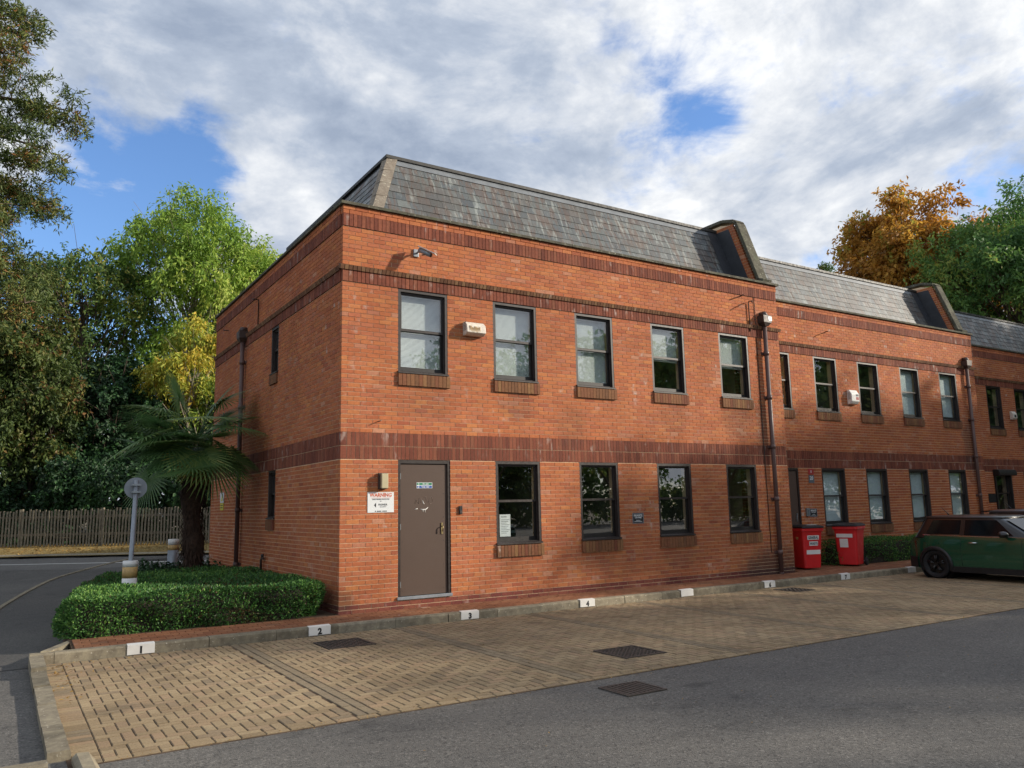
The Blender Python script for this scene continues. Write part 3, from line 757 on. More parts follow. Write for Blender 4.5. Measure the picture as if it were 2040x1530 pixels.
def make_unit(ox, oy, label, detail, side_wall, blinds_up, blinds_lo, lim):
    U = empty('office_building', (ox, oy, 0), 0, label, 'building', 'row of stepped brick office units')
    O = (ox, oy, 0)
    hf = holes_front()
    w = MB()
    for a, b, c, d in wall_boxes(.008, UL-.01, -.5, ZT, hf): w.box((a, .008, c), (b, .30, d))
    w.build('front_wall', 'mortar', U)
    sd = MB()
    hs = SIDE_HOLES if side_wall else []
    for a, b, c, d in wall_boxes(.30, UD, -.5, ZT, hs): sd.box((.008, a, c), (.30, b, d))
    sd.build('side_wall', 'mortar', U)
    MB().box((UL-.3, .30, -.5), (UL-.01, UD, ZT)).build('end_wall', 'brick', U)
    MB().box((.30, UD-.3, -.5), (UL-.3, UD, ZT)).build('rear_wall', 'brick', U)
    # rooms behind the glass
    r = MB()
    for z0, z1 in ((.05, 2.5), (2.75, 6.2)):
        r.add([(.31, .31, z0), (UL-.31, .31, z0), (UL-.31, 4.2, z0), (.31, 4.2, z0), (.31, .31, z1), (UL-.31, .31, z1), (UL-.31, 4.2, z1), (.31, 4.2, z1)],
              [(0, 1, 2, 3), (4, 7, 6, 5), (3, 2, 6, 7), (0, 3, 7, 4), (1, 5, 6, 2)])
        for k in (2.45, 4.4, 6.35, 8.4): r.box((k-.05, .33, z0), (k+.05, 4.2, z1))
    r.build('room_interior', 'room', U)
    # bricks of the front
    nb = band_holes(0, UL); pcs = []; pl = []
    for a, b, c, d, k in course_bricks(0, UL, -.15, ZT, hf+nb, 0):
        corner = a < .001; dep = .0512 if corner else .03
        proud = .018 if c > 6.5 else 0.0
        y = dep - proud + jit(.0012); p = (((a+b)/2, y, (c+d)/2), ((b-a)/2, dep, (d-c)/2), basis((1, jit(.004), jit(.003)), (0, 1, 0), (0, 0, 1)) if detail else None)
        (pl if k < 0 else pcs).append(p)
    emit(U, 'brick', 'bricks', pcs, 'brick', lim, O)
    emit(U, 'plinth_brick', 'plinth_bricks', pl, 'brick_plinth', min(lim, 120), O)
    # upright brick courses
    sl = []
    for z0, pr in ((2.325, 0.0), (2.55, 0.0), (5.325, .016), (6.30, .018)):
        for a, b in soldiers(0 if z0 < 5 else -.0, UL):
            if b-a < .02: continue
            sl.append((((a+b)/2, .035-pr+jit(.0012), z0+.1075+.005), ((b-a)/2, .035, .1075), None))
    emit(U, 'soldier_brick', 'soldier_bricks', sl, 'brick_soldier', lim, O)
    st = []
    x = -.05
    while x < UL+.04:
        a = .35
        st.append(((x+.033, .012, 5.585), (.0325, .066, .038), basis((1, 0, 0), (0, math.cos(a), math.sin(a)), (0, -math.sin(a), math.cos(a))))); x += .075
    emit(U, 'string_course_brick', 'string_course_bricks', st, 'brick_string', min(lim, 150), O)
    # openings
    si = []
    for i, (a, b) in enumerate(WX):
        window_part(U, (a, 0, 3.825), 0, b-a, 1.5, blinds_up[i]); sill_bricks(a-.01, b+.03, 3.825, si)
        if i: window_part(U, (a, 0, .825), 0, b-a, 1.5, blinds_lo[i-1]); sill_bricks(a-.01, b+.03, .825, si)
    emit(U, 'sill_brick', 'sill_bricks', si, 'brick_sill', lim, O)
    # door
    D = MB(); D.box((1.02, .01, .0), (1.07, .14, 2.325)); D.box((1.97, .01, .0), (2.02, .14, 2.325)); D.box((1.07, .01, 2.265), (1.97, .14, 2.325))
    df = D.build('door_frame', 'frame_brown', U)
    MB().box((1.075, .035, .062), (1.965, .08, 2.257)).build('door_leaf', 'door_brown', df, bevel=.003)
    MB().box((1.0, -.03, .008), (2.03, .12, .055)).build('door_step', 'steel_grey', df, bevel=.004)
    for z in (.25, 1.2, 2.05): MB().box((1.062, .02, z-.05), (1.082, .036, z+.05)).build('hinge', 'galv', df)
    if detail:
        sc = MB()
        for z in (.15, .55, .95, 1.35, 1.75, 2.15):
            for xx in (1.12, 1.90): sc.tube([(xx, .033, z), (xx, .036, z)], .009, 6)
        sc.build('bolt_heads', 'pipe_dark', df)
        hd = MB(); hd.box((1.845, .022, 1.06), (1.880, .036, 1.25)); hd.tube([(1.862, .022, 1.19), (1.862, -.012, 1.19), (1.855, -.018, 1.17), (1.85, -.015, 1.10)], .009, 6)
        hd.build('door_handle', 'brass', df)
        gr = MB()
        rr = random.Random(3)
        for pts in ([(1.35, 1.58), (1.37, 1.66), (1.40, 1.60)], [(1.42, 1.58), (1.43, 1.67), (1.47, 1.66), (1.46, 1.60)], [(1.52, 1.68), (1.56, 1.70), (1.57, 1.62)], [(1.60, 1.60), (1.63, 1.67), (1.67, 1.70), (1.69, 1.62)], [(1.62, 1.57), (1.66, 1.585)]):
            gr.tube([(x, .0345, z) for x, z in pts], .0035, 4)
        gr.build('scratched_graffiti', 'door_scratch', df)
        g2 = MB(); g2.tube([(1.49, .0345, 1.64), (1.515, .0345, 1.59), (1.52, .0345, 1.575)], [.002, .006, .012], 5); g2.tube([(1.45, .0345, 1.49), (1.50, .0345, 1.48), (1.56, .0345, 1.485), (1.60, .0345, 1.52)], [.004, .008, .010, .003], 5)
        g2.tube([(1.50, .0345, 1.48), (1.505, .0345, 1.44)], [.007, .004], 5); g2.tube([(1.54, .0345, 1.48), (1.545, .0345, 1.43)], [.007, .003], 5); g2.tube([(1.34, .0345, 1.487), (1.40, .0345, 1.498)], [.003, .006], 5)
        g2.build('torn_sticker', 'white_plastic', df)
    else:
        hd = MB(); hd.box((1.86, .015, .98), (1.885, .04, 1.18)); hd.build('door_handle', 'galv', df)
    # side wall
    if side_wall:
        pcs = []; pl = []
        for a, b, c, d, k in course_bricks(0, UD, -.15, ZT, hs+band_holes(0, UD), 0, bond=.1125):
            a = max(a, .1125 if k % 2 == 0 else .1125)
            if b-a < .03: continue
            proud = .018 if c > 6.5 else 0
            (pl if k < 0 else pcs).append(((.03-proud+jit(.0012), (a+b)/2, (c+d)/2), (.03, (b-a)/2, (d-c)/2), None))
        emit(U, 'side_brick', 'side_bricks', pcs, 'brick', 150, O)
        emit(U, 'side_plinth_brick', 'side_plinth_bricks', pl, 'brick_plinth', 0, O)
        sl = []
        for z0, pr in ((2.325, 0), (2.55, 0), (5.325, .016), (6.30, .018)):
            for a, b in soldiers(.0715, UD, .0655): sl.append(((.035-pr+jit(.001), (a+b)/2, z0+.1125), (.035, (b-a)/2, .1075), None))
        emit(U, 'side_soldier_brick', 'side_soldier_bricks', sl, 'brick_soldier', 150, O)
        st = []; y = .1; a = .35
        while y < UD:
            st.append(((.012, y, 5.585), (.066, .0325, .038), basis((math.cos(a), 0, math.sin(a)), (0, 1, 0), (-math.sin(a), 0, math.cos(a))))); y += .075
        emit(U, 'side_string_brick', 'side_string_bricks', st, 'brick_string', 0, O)
        si = []
        for a, b, c, d in SIDE_HOLES:
            window_part(U, (0, b, c), -math.pi/2, b-a, d-c)
            for i in range(7):
                y = a+(b-a)/7*(i+.5); si.append(((.018, y, c-.1175), (.058, (b-a)/14-.004, .1), None))
        emit(U, 'side_sill_brick', 'side_sill_bricks', si, 'brick_sill', 40, O)
    # coping along the parapet, in lengths
    L = 1.22; x = -.055
    while x < UL+.05:
        xb = min(x+L, UL+.06)
        MB().prism([(-.065, ZT-.0), (-.065, ZT+.045), (-.05, ZT+.055), (.36, ZT+.075), (.36, ZT)], 'x', x+.003, xb-.003).build('coping', 'coping_stone', U, (0, 0, 0)); x += L
    y = .365
    while y < UD:
        MB().prism([(-.065, ZT), (-.065, ZT+.045), (-.05, ZT+.055), (.36, ZT+.075), (.36, ZT)], 'y', y, min(y+L, UD)-.003).build('coping', 'coping_stone', U); y += L
    # mansard roof
    f0, f1, z0, z1 = .80, 1.455, 6.73, 8.40
    R = MB()
    XE = UL-.3
    R.add([(f0, f0, z0), (XE, f0, z0), (XE, f1, z1), (f1, f1, z1)], [(0, 1, 2, 3)])
    R.add([(f0, f0, z0), (f1, f1, z1), (f1, UD-f1, z1), (f0, UD-f0, z0)], [(0, 1, 2, 3)])
    R.add([(f0, UD-f0, z0), (f1, UD-f1, z1), (XE, UD-f1, z1), (XE, UD-f0, z0)], [(0, 1, 2, 3)])
    R.add([(f1, f1, z1), (XE, f1, z1), (XE, UD-f1, z1), (f1, UD-f1, z1)], [(0, 1, 2, 3)])
    R.add([(.05, .05, z0-.012), (XE, .05, z0-.012), (XE, UD-.1, z0-.012), (.05, UD-.1, z0-.012)], [(0, 1, 2, 3)])
    rf = R.build('roof', 'lead_dark', U)
    th = math.atan2(z1-z0, f1-f0); e = np.array([0, math.cos(th), math.sin(th)]); nn = np.array([0, -math.sin(th), math.cos(th)])
    SLn = math.hypot(z1-z0, f1-f0); rows = 9; ex = (SLn-.14)/rows; sw = .27
    sla = []
    for k in range(rows):
        s0 = ex*k; yl = f0+(f1-f0)*(s0+ex/2)/SLn
        x = yl+.02-(sw/2 if k % 2 else 0)
        while x < XE-.0:
            xa, xb = max(x, yl+.02), min(x+sw, XE)
            if xb-xa > .04:
                c = np.array([(xa+xb)/2, f0, z0])+e*(s0+ex/2+.01)+nn*(.014+jit(.002)); t = .05+jit(.01)
                e2 = e*math.cos(t)-nn*math.sin(t); n2 = nn*math.cos(t)+e*math.sin(t); rl = jit(.008)
                sla.append((tuple(c), ((xb-xa)/2-.002, ex/2+.012, .004), basis((1, 0, 0)+e2*rl, e2, n2)))
            x += sw
    emit(rf, 'slate', 'slates', sla, 'slate', lim, O)
    e_ = e[[1, 0, 2]]; n_ = nn[[1, 0, 2]]; slb = []
    if side_wall:
        for k in range(rows):
            s0 = ex*k; yl = f0+(f1-f0)*(s0+ex/2)/SLn; y = yl+.02-(sw/2 if k % 2 else 0)
            while y < UD-yl:
                ya, yb = max(y, yl+.02), min(y+sw, UD-yl)
                if yb-ya > .04:
                    c = np.array([f0, (ya+yb)/2, z0])+e_*(s0+ex/2+.01)+n_*.014; t = .05
                    e2 = e_*math.cos(t)-n_*math.sin(t); n2 = n_*math.cos(t)+e_*math.sin(t)
                    slb.append((tuple(c), (ex/2+.012, (yb-ya)/2-.002, .004), basis(e2, (0, -1, 0), n2)))
                y += sw
        emit(rf, 'slate', 'side_slates', slb, 'slate', 60, O)
        # hip capping stones
        n = 5
        for i in range(n):
            ta, tb = i/n, (i+1)/n+.01; rr = []
            for t, lift in ((ta, .055), (tb, .04)):
                yy = f0+(f1-f0)*t; zz = z0+(z1-z0)*t; c = np.array([yy, yy, zz]); o_ = np.array([-1, -1, .55])/1.52*lift
                fx = np.array([.19, .0, 0.0]); fy = np.array([0, .19, 0])
                rr.append([c+fy+np.array([-.03, 0, .012]), c+fy+np.array([-.045, 0, .03]), c+o_, c+fx+np.array([0, -.045, .03]), c+fx+np.array([0, -.03, .012]), c-o_*.2])
            MB().rings(rr, smooth=False).build('hip_tile', 'hip_stone', rf)
    # lead at the top, flat roof edge
    m = MB(); a_ = np.array([0, f0, z0])+e*(SLn-.16)+nn*.028; b_ = np.array([0, f0, z0])+e*SLn+nn*.022
    m.add([(f1-.05, a_[1], a_[2]), (XE, a_[1], a_[2]), (XE, b_[1], b_[2]), (f1-.02, b_[1], b_[2])], [(0, 1, 2, 3)])
    m.build('lead_flashing', 'lead', rf)
    m = MB(); m.box((f1-.06, f1-.06, z1-.005), (XE, f1+.12, z1+.06)); m.box((f1-.06, f1+.12, z1-.005), (f1+.12, UD-f1, z1+.06)); m.build('roof_edge_trim', 'trim_dark', rf)
    # raised gable wall at the party line
    prof = [(.06, ZT+.06), (.22, ZT+.10), (.83, 8.44), (1.22, 8.54), (4.6, 8.54), (4.6, ZT+.06)]
    G0 = MB(); G0.prism([(p[0]+.04, p[1]) for p in prof], 'x', UL-.37, UL-.11); gw = G0.build('gable_wall', 'mortar', U)
    gb = []
    for k in range(int(ZT/.075)+1, 116):
        z = k*.075+.035
        if z > 8.46: break
        yf = np.interp(z, [ZT+.1, 8.44, 8.54], [.24, .85, 1.24]); y = yf - (.1125 if k % 2 else 0)
        while y < 2.2:
            ya, yb = max(y, yf+.01), min(y+.215, 2.2)
            if yb-ya > .03: gb.append(((UL-.37+.022, (ya+yb)/2, z), (.03, (yb-ya)/2, .0325), None))
            y += .225
    emit(gw, 'brick', 'gable_bricks', gb, 'brick', min(lim, 60), O)
    cp = [(.03, ZT+.07), (.20, ZT+.13), (.79, 8.44), (.84, 8.50), (1.22, 8.60), (2.9, 8.60)]
    n = len(cp)
    for i in range(n-1):
        p, q = np.array(cp[i]), np.array(cp[i+1]); t = (q-p)/np.linalg.norm(q-p); nv = np.array([-t[1], t[0]])*.085
        MB().prism([tuple(p), tuple(q), tuple(q+nv), tuple(p+nv)], 'x', UL-.40, UL-.08).build('coping', 'coping_stone', gw, bevel=.012)
    m = MB(); fl = [np.array([0, f0, z0])+e*s+nn*.03 for s in (0, SLn)]
    m.add([(UL-.72, fl[0][1], fl[0][2]), (UL-.37, fl[0][1], fl[0][2]), (UL-.37, fl[1][1], fl[1][2]), (UL-.72, fl[1][1], fl[1][2])], [(0, 1, 2, 3)])
    m.add([(UL-.384, .40, 6.75), (UL-.384, .84, 6.75), (UL-.384, 1.47, 8.38), (UL-.384, 1.0, 8.38)], [(0, 1, 2, 3)])
    m.build('gable_flashing', 'lead_dark', gw)
    return U

plain('door_scratch', hexl('7b6b60'), .6)
S1, S5 = ('slats', 1.0), ('slats', .5)
U1 = make_unit(0, 0, 'orange brick office unit with warning sign, brown fire door and hipped slate end', True, True,
               [S1, S1, S1, S5, S5], [None, None, None, None], 300)
RB = ('roller', 1.0)
U2 = make_unit(10.57, .96, 'set back brick office unit behind the red bins, pale blinds in its ground floor windows', False, False,
               [None, None, None, RB, RB], [RB, RB, RB, RB], 300)
U3 = make_unit(21.14, 1.92, 'shaded brick office unit beyond the second downpipe, behind the parked cars', False, False,
               [None]*5, [None]*4, 0)

# ================================================================ FIXTURES ON THE WALLS
def downpipe(loc, rz, label, mat, ztop, hop=True, shade_top='pipe_dark'):
    t = empty('downpipe', loc, rz, label, 'downpipe', 'brown rainwater pipes')
    m = MB(); m.tube([(0, -.085, -.10-loc[2]), (0, -.085, ztop)], .05, 12, caps=True); m.tube([(0, -.085, -.14), (0, -.085, -.1)], .05, 12)
    m.build('pipe', mat, t)
    for z in (.35, 1.55, 2.75, 3.9, 4.95):
        b = MB(); b.tube([(0, -.085, z-.05), (0, -.085, z+.05)], .062, 12); b.box((-.09, -.03, z-.03), (.09, .0, z+.03)); b.build('bracket', mat, t)
    if hop:
        h = MB(); h.rings([[(sx*a, -.10+sy*b, z) for sx, sy in ((-1, -1), (1, -1), (1, 1), (-1, 1))] for a, b, z in ((.055, .055, ztop-.02), (.13, .095, ztop+.06), (.14, .098, ztop+.21), (.145, .098, ztop+.225))], smooth=False)
        h.build('hopper', shade_top, t)
        e = MB(); e.tube([(0, .0, ztop+.27), (0, -.10, ztop+.27), (0, -.13, ztop+.2)], .075, 10); e.build('outlet', 'pipe_dark', t)
    return t
p = downpipe((10.42, 0, 0), 0, 'brown downpipe with dark hopper beside the red bins', 'pipe_brown', 5.62)
MB().add([(.02, -.201, 5.72), (.142, -.201, 5.72), (.142, -.201, 5.82), (.02, -.201, 5.82)], [(0, 1, 2, 3)]).build('hopper_face', 'steel_grey', p)
downpipe((20.99, .96, 0), 0, 'brown downpipe on the second brick unit above the green car', 'pipe_brown', 5.55)
downpipe((0, 6.3, 0), -math.pi/2, 'thick brown downpipe on the shaded side wall behind the palm', 'pipe_brown', 5.45)

def cable(pts, r, label, mat='wire', name='cable', cat='cable'):
    tag(MB().tube(pts, r, 6).build(name, mat), label, cat)
cable([(10.2, -.012, 6.5), (10.2, -.012, 5.66), (10.2, -.06, 5.64), (10.2, -.06, 5.56), (10.2, -.012, 5.54), (10.2, -.012, 2.9), (10.22, -.012, .35)], .008, 'thin black cable run down the wall beside the downpipe')
cable([(9.98, -.03, 5.45), (9.98, -.03, 6.13), (9.96, -.06, 6.16), (9.88, -.22, 6.12), (9.84, -.26, 6.08)], .014, 'bent brown overflow pipe above the last upper window', 'pipe_dark', 'overflow_pipe', 'pipe')
cable([(-.03, 5.2, 5.6), (-.03, 5.2, 6.15), (-.05, 5.1, 6.17), (-.22, 5.0, 6.15)], .014, 'bent overflow pipe high on the shaded side wall', 'pipe_dark', 'overflow_pipe', 'pipe')
cable([(.645, .02, 2.96), (.66, -.06, 2.965), (.67, -.10, 2.97)], .008, 'small rusty rod sticking out above the wall lamp', 'wire', 'wall_rod', 'rod')
cable([(9.75, .03, 6.27), (9.70, -.12, 6.27), (9.66, -.16, 6.26)], .016, 'short dark spout under the top brick band', 'pipe_dark', 'overflow_pipe', 'pipe')
cable([(-.03, 8.0, 6.05), (-.16, 8.0, 6.05)], .014, 'short stub pipe near the far end of the side wall', 'pipe_dark', 'overflow_pipe', 'pipe')
cable([(14.1, .98, 6.02), (14.02, .82, 6.02), (13.98, .76, 6.0)], .013, 'short stub pipe high on the second unit', 'pipe_dark', 'overflow_pipe', 'pipe')

# cctv on the first unit
t = empty('cctv_camera', (1.36, 0, 6.0), 0, 'grey cctv camera on a bracket high on the first unit', 'camera')
MB().box((-.05, -.03, -.06), (.05, 0, .08)).build('wall_plate', 'steel_grey', t, bevel=.006)
MB().tube([(0, -.02, 0), (.01, -.10, .015), (.03, -.17, -.01)], .018, 8).build('arm', 'steel_grey', t)
dv = np.array([.62, -.62, -.48]); dv /= np.linalg.norm(dv); sdv = unit(np.cross(dv, (0, 0, 1))); uv = np.cross(sdv, dv)
def obox(m, c, ax, h):
    m.add([c+ax[0]*sx*h[0]+ax[1]*sy*h[1]+ax[2]*sz*h[2] for sz in (-1, 1) for sy in (-1, 1) for sx in (-1, 1)], [tuple(f) for f in BOXF]); return m
c0 = np.array([.06, -.24, -.03])
MB().tube([c0-dv*.12, c0+dv*.13], .04, 10).build('body', 'steel_grey', t)
obox(MB(), c0+uv*.052+dv*.03, (dv, sdv, uv), (.18, .058, .006)).build('sun_hood', 'white_plastic', t)
MB().tube([c0+dv*.13, c0+dv*.145], .034, 10).build('lens', 'black_plastic', t)
MB().tube([c0+dv*.02-uv*.04, c0+dv*.02-uv*.07+sdv*.10], .008, 6).build('cable_gland', 'black_plastic', t)

def alarm_box(loc, label, w, h, d, mat, grille, hexy=False):
    t = empty('alarm_box', loc, 0, label, 'alarm box')
    m = MB()
    prof = [(0, 0), (-d*.55, 0), (-d, h*.18), (-d*.9, h*.75), (-d*.45, h), (0, h)] if not hexy else [(0, 0), (-d*.6, h*.03), (-d, h*.2), (-d, h*.7), (-d*.5, h), (0, h)]
    m.prism(prof, 'x', -w/2, w/2); m.build('case', mat, t, bevel=.012)
    g_ = MB()
    for k in range(grille): z = h*.35+k*.028; g_.box((-w/2-.002, -d*.75, z), (-w/2+.004, -d*.2, z+.011))
    if grille: g_.build('louvres', 'print_grey', t)
    return t
t = alarm_box((2.50, 0, 4.60), 'weathered white alarm box between the first two upper windows', .40, .25, .17, 'white_old', 6)
m = MB()
for k in range(9): m.box((-.14+.026*k, -.171+abs(k-4)*.0006, .06+jit(.015)), (-.13+.026*k, -.160, .15+jit(.02)))
m.build('flaked_print', 'tape_tan', t)
t = alarm_box((15.03, .96, 4.08), 'tall white alarm box with red and blue panel on the second unit', .34, .40, .15, 'white_plastic', 7, True)
MB().box((.02, -.153, .12), (.14, -.149, .20)).build('red_panel', 'print_red', t); MB().box((.02, -.153, .22), (.14, -.149, .28)).build('blue_panel', 'print_grey', t)
t = alarm_box((25.65, 1.92, 4.18), 'small white alarm box on the shaded third unit', .28, .30, .12, 'white_old', 0, True)
MB().box((-.05, -.123, .08), (.06, -.119, .17)).build('dark_panel', 'print_black', t)
t = empty('dome_camera', (21.9, .96-.0, 3.6), 0, 'white security camera at the end of the second unit', 'camera')
t.location = (22.55, 1.92, 3.72)
MB().tube([(0, 0, 0), (0, -.04, 0)], .06, 12).build('base_plate', 'white_plastic', t); MB().tube([(0, -.04, 0), (.02, -.09, -.02), (.10, -.15, -.05), (.2, -.2, -.06)], [.03, .05, .06, .055], 10).build('body', 'white_plastic', t)
# wall lamp by the door
t = empty('wall_lamp', (.73, 0, 1.83), 0, 'beige bulkhead lamp above the warning sign', 'lamp')
MB().box((-.075, -.045, 0), (.065, 0, .27)).build('back_box', 'pipe_dark', t, bevel=.004)
MB().box((-.055, -.12, .012), (.065, -.045, .258)).build('diffuser', 'lamp_diffuser', t, bevel=.01)
MB().box((-.058, -.085, .008), (.068, -.075, .262)).build('band', 'pipe_dark', t)
# signs
def sign(loc, w, h, mat, label, edge=None, name='sign', cat='sign', th=.006):
    t = empty(name, loc, 0, label, cat)
    MB().box((-w/2, -th, -h/2), (w/2, 0, h/2)).build('board', mat, t, bevel=.002)
    if edge:
        m = MB()
        for a, b in (((-w/2-.012, -h/2-.012), (w/2+.012, -h/2)), ((-w/2-.012, h/2), (w/2+.012, h/2+.012)), ((-w/2-.012, -h/2), (-w/2, h/2)), ((w/2, -h/2), (w/2+.012, h/2))): m.box((a[0], -th-.002, a[1]), (b[0], 0, b[1]))
        m.build('rim', edge, t)
    return t
t = sign((.708, -.001, 1.615), .47, .335, 'white_sign', 'white warning sign with orange heading left of the brown door', name='warning_sign')
text('WARNING', .085, 'print_orange', t, (0, -.0075, .118), bold=.002, sx=.95)
MB().box((-.175, -.0072, .071), (.175, -.0066, .075)).build('rule_line', 'print_orange', t)
text('THESE PREMISES PROTECTED', .030, 'print_black', t, (0, -.0075, .050), sx=.80)
text('BY', .024, 'print_grey', t, (0, -.0075, .018))
text('PREMIER', .046, 'print_black', t, (.035, -.0075, -.04), sx=.95); text('SECURITY', .022, 'print_grey', t, (.04, -.0075, -.075), sx=1.2)
MB().add([(-.12, -.0075, -.045), (-.085, -.0075, -.085), (-.085, -.0075, -.005)], [(0, 1, 2)]).build('arrow_mark', 'print_black', t)
m = MB(); m.tube([(-.095, -.0075, -.145), (-.095, -.0062, -.145)], .010, 8); [m.box((-.07+.0165*k, -.0075, -.154), (-.058+.0165*k, -.0066, -.137)) for k in range(11) if k != 5]; m.build('printed_line', 'print_black', t)
t = sign((1.53, .034, 1.892), .30, .10, 'white_sign', 'small green and blue fire exit notice on the brown door', name='fire_exit_notice', cat='sign', th=.004)
MB().box((-.10, -.0052, .006), (.142, -.0042, .044)).build('green_panel', 'print_green', t); MB().box((-.10, -.0052, -.044), (.142, -.0042, -.004)).build('blue_panel', 'print_blue', t)
MB().box((-.142, -.0052, .008), (-.112, -.0042, .042)).build('running_man_panel', 'print_green', t); MB().tube([(-.127, -.0052, -.024), (-.127, -.0042, -.024)], .016, 12).build('blue_disc', 'print_blue', t)
text('Fire exit', .034, 'white_sign', t, (.02, -.006, .025), bold=.001); text('Keep clear', .034, 'white_sign', t, (.02, -.006, -.024), bold=.001)
def private_sign(loc, w, h, label):
    t = sign(loc, w, h, 'print_black', label, 'steel_grey', name='private_parking_sign')
    text('PRIVATE', .062*w/.28, 'white_sign', t, (0, -.0075, h*.28), bold=.0015); text('CAR PARK', .040*w/.28, 'white_sign', t, (0, -.0075, .01), bold=.001)
    m = MB(); [m.box((-w*.2+k*w*.085, -.0075, -h*.26), (-w*.2+k*w*.085+w*.06, -.0066, -h*.2)) for k in range(5)]; [m.box((-w*.38+k*w*.085, -.0075, -h*.38), (-w*.38+k*w*.085+w*.07, -.0066, -h*.33)) for k in range(9)]; m.build('printed_lines', 'white_sign', t)
private_sign((6.30, -.001, 1.215), .27, .185, 'black private car park sign between two ground floor windows')
private_sign((13.06, .959, 1.185), .26, .185, 'black private car park sign beside the intercom behind the bins')
t = empty('door_bell', (2.21, 0, 1.39), 0, 'small black door entry bell right of the brown door', 'door bell')
MB().box((-.032, -.03, 0), (.032, 0, .14)).build('case', 'black_plastic', t, bevel=.006); MB().box((-.02, -.034, .015), (.02, -.03, .06)).build('button_panel', 'pipe_dark', t)
t = empty('intercom', (12.81, .96, 1.10), 0, 'grey metal intercom panel by the second unit door', 'intercom')
MB().box((-.06, -.045, 0), (.06, 0, .21)).build('case', 'galv', t, bevel=.006)
m = MB(); [m.box((-.03, -.047, .05+.03*k), (.03, -.0445, .062+.03*k)) for k in range(4)]; m.build('buttons', 'print_grey', t)
t = sign((13.08, .959, 2.235), .22, .145, 'print_red', 'small red number plate sign above a grey one on the second unit', name='red_sign'); MB().box((-.012, -.0075, -.03), (.012, -.0066, .035)).build('white_mark', 'white_sign', t)
t = sign((13.08, .959, 2.045), .22, .20, 'print_grey', 'grey unit number sign reading 20 on the second unit', name='number_sign'); text('20', .13, 'white_sign', t, (0, -.0075, .02), bold=.003)
t = sign((11.92, .994, 1.70), .12, .14, 'white_sign', 'small white notice on the dark door behind the bins', name='door_notice', th=.004)
t = sign((23.75, 1.919, 1.45), .5, .3, 'print_black', 'dark plaque on the shaded third unit', name='plaque', th=.01)
t = empty('door_canopy', (24.52, 1.92, 2.2), 0, 'dark shutter box over the opening of the third unit', 'canopy')
MB().prism([(0, 0), (-.22, 0), (-.24, .08), (-.2, .2), (0, .22)], 'x', -.58, .58).build('box', 'frame_inner', t, bevel=.02)
for sx in (-.515, .515): MB().box((sx-.035, -.05, -1.4), (sx+.035, 0, .0)).build('guide_rail', 'frame_inner', t)
# sign on the side wall, white over yellow
t = empty('side_wall_sign', (0, 8.2, 1.54), -math.pi/2, 'white and yellow notice on the shaded side wall near the palm', 'sign')
MB().box((-.19, -.012, .20), (.19, -.002, .45)).build('white_board', 'white_sign', t); MB().box((-.16, -.012, .02), (.16, -.002, .19)).build('yellow_board', 'print_yellow', t)
MB().add([(-.09, -.0135, .24), (.09, -.0135, .24), (0, -.0135, .40)], [(0, 1, 2)]).build('warning_triangle', 'print_yellow', t)
m = MB(); m.box((-.12, -.0135, .13), (.12, -.0125, .15)); m.box((-.12, -.0135, .07), (.12, -.0125, .09)); m.build('printed_lines', 'print_black', t)
t = empty('outside_tap', (0, 4.35, .28), 0, 'dark standpipe tap low on the side wall behind the hedge', 'tap')
MB().tube([(-.06, 0, -.4), (-.06, 0, .25), (-.06, -.08, .3), (-.06, -.16, .28)], .025, 8).build('pipe', 'pipe_dark', t); MB().tube([(-.06, -.1, .3), (-.06, -.1, .37)], .03, 8).build('handle', 'black_plastic', t)
# paper notice inside the first ground floor window
t = empty('paper_notice', (3.23, .15, .96), 0, 'white paper notice standing inside the first ground floor window', 'notice')
MB().box((-.12, .0, 0), (.11, .003, .40)).build('sheet', 'paper', t)
m = MB(); m.box((-.09, -.002, .35), (.03, -.0005, .362)); [m.box((-.09, -.002, .30-.03*k), (.09-.03*(k % 3), -.0005, .307-.03*k)) for k in range(9)]; m.build('printed_lines', 'print_grey', t)

# ================================================================ CAR PARK FURNITURE
for i, (x, num) in enumerate(((-2.97, '1'), (-.58, '2'), (1.93, '3'), (4.33, '4'), (6.77, ''), (9.15, '6'), (11.70, '7'), (14.30, ''))):
    lab = ('white kerb plate reading 1 nearest the end kerb', 'white kerb plate reading 2 just above an iron cover', 'white kerb plate reading 3 in front of the brown door', 'white kerb plate reading 4 below the second ground floor window',
           'blank white kerb plate below the black private sign', 'white kerb plate reading 6 in front of the downpipe', 'white kerb plate reading 7 in front of the bins', 'blank white kerb plate beside the green car')[i]
    t = empty('bay_number_plate', (x, -.80, -.30), jit(.02), lab, 'number plate', 'bay number plates')
    t.rotation_euler = (jit(.02), jit(.012), jit(.02))
    MB().prism([(-.012, .008), (-.012, .133), (.07, .145), (.07, .140), (-.004, .126), (-.004, .008)], 'x', -.165, .165).build('plate', 'white_plastic', t, bevel=.004)
    if num: text(num, .118, 'print_black', t, (.0, -.0135, .058), bold=.007)
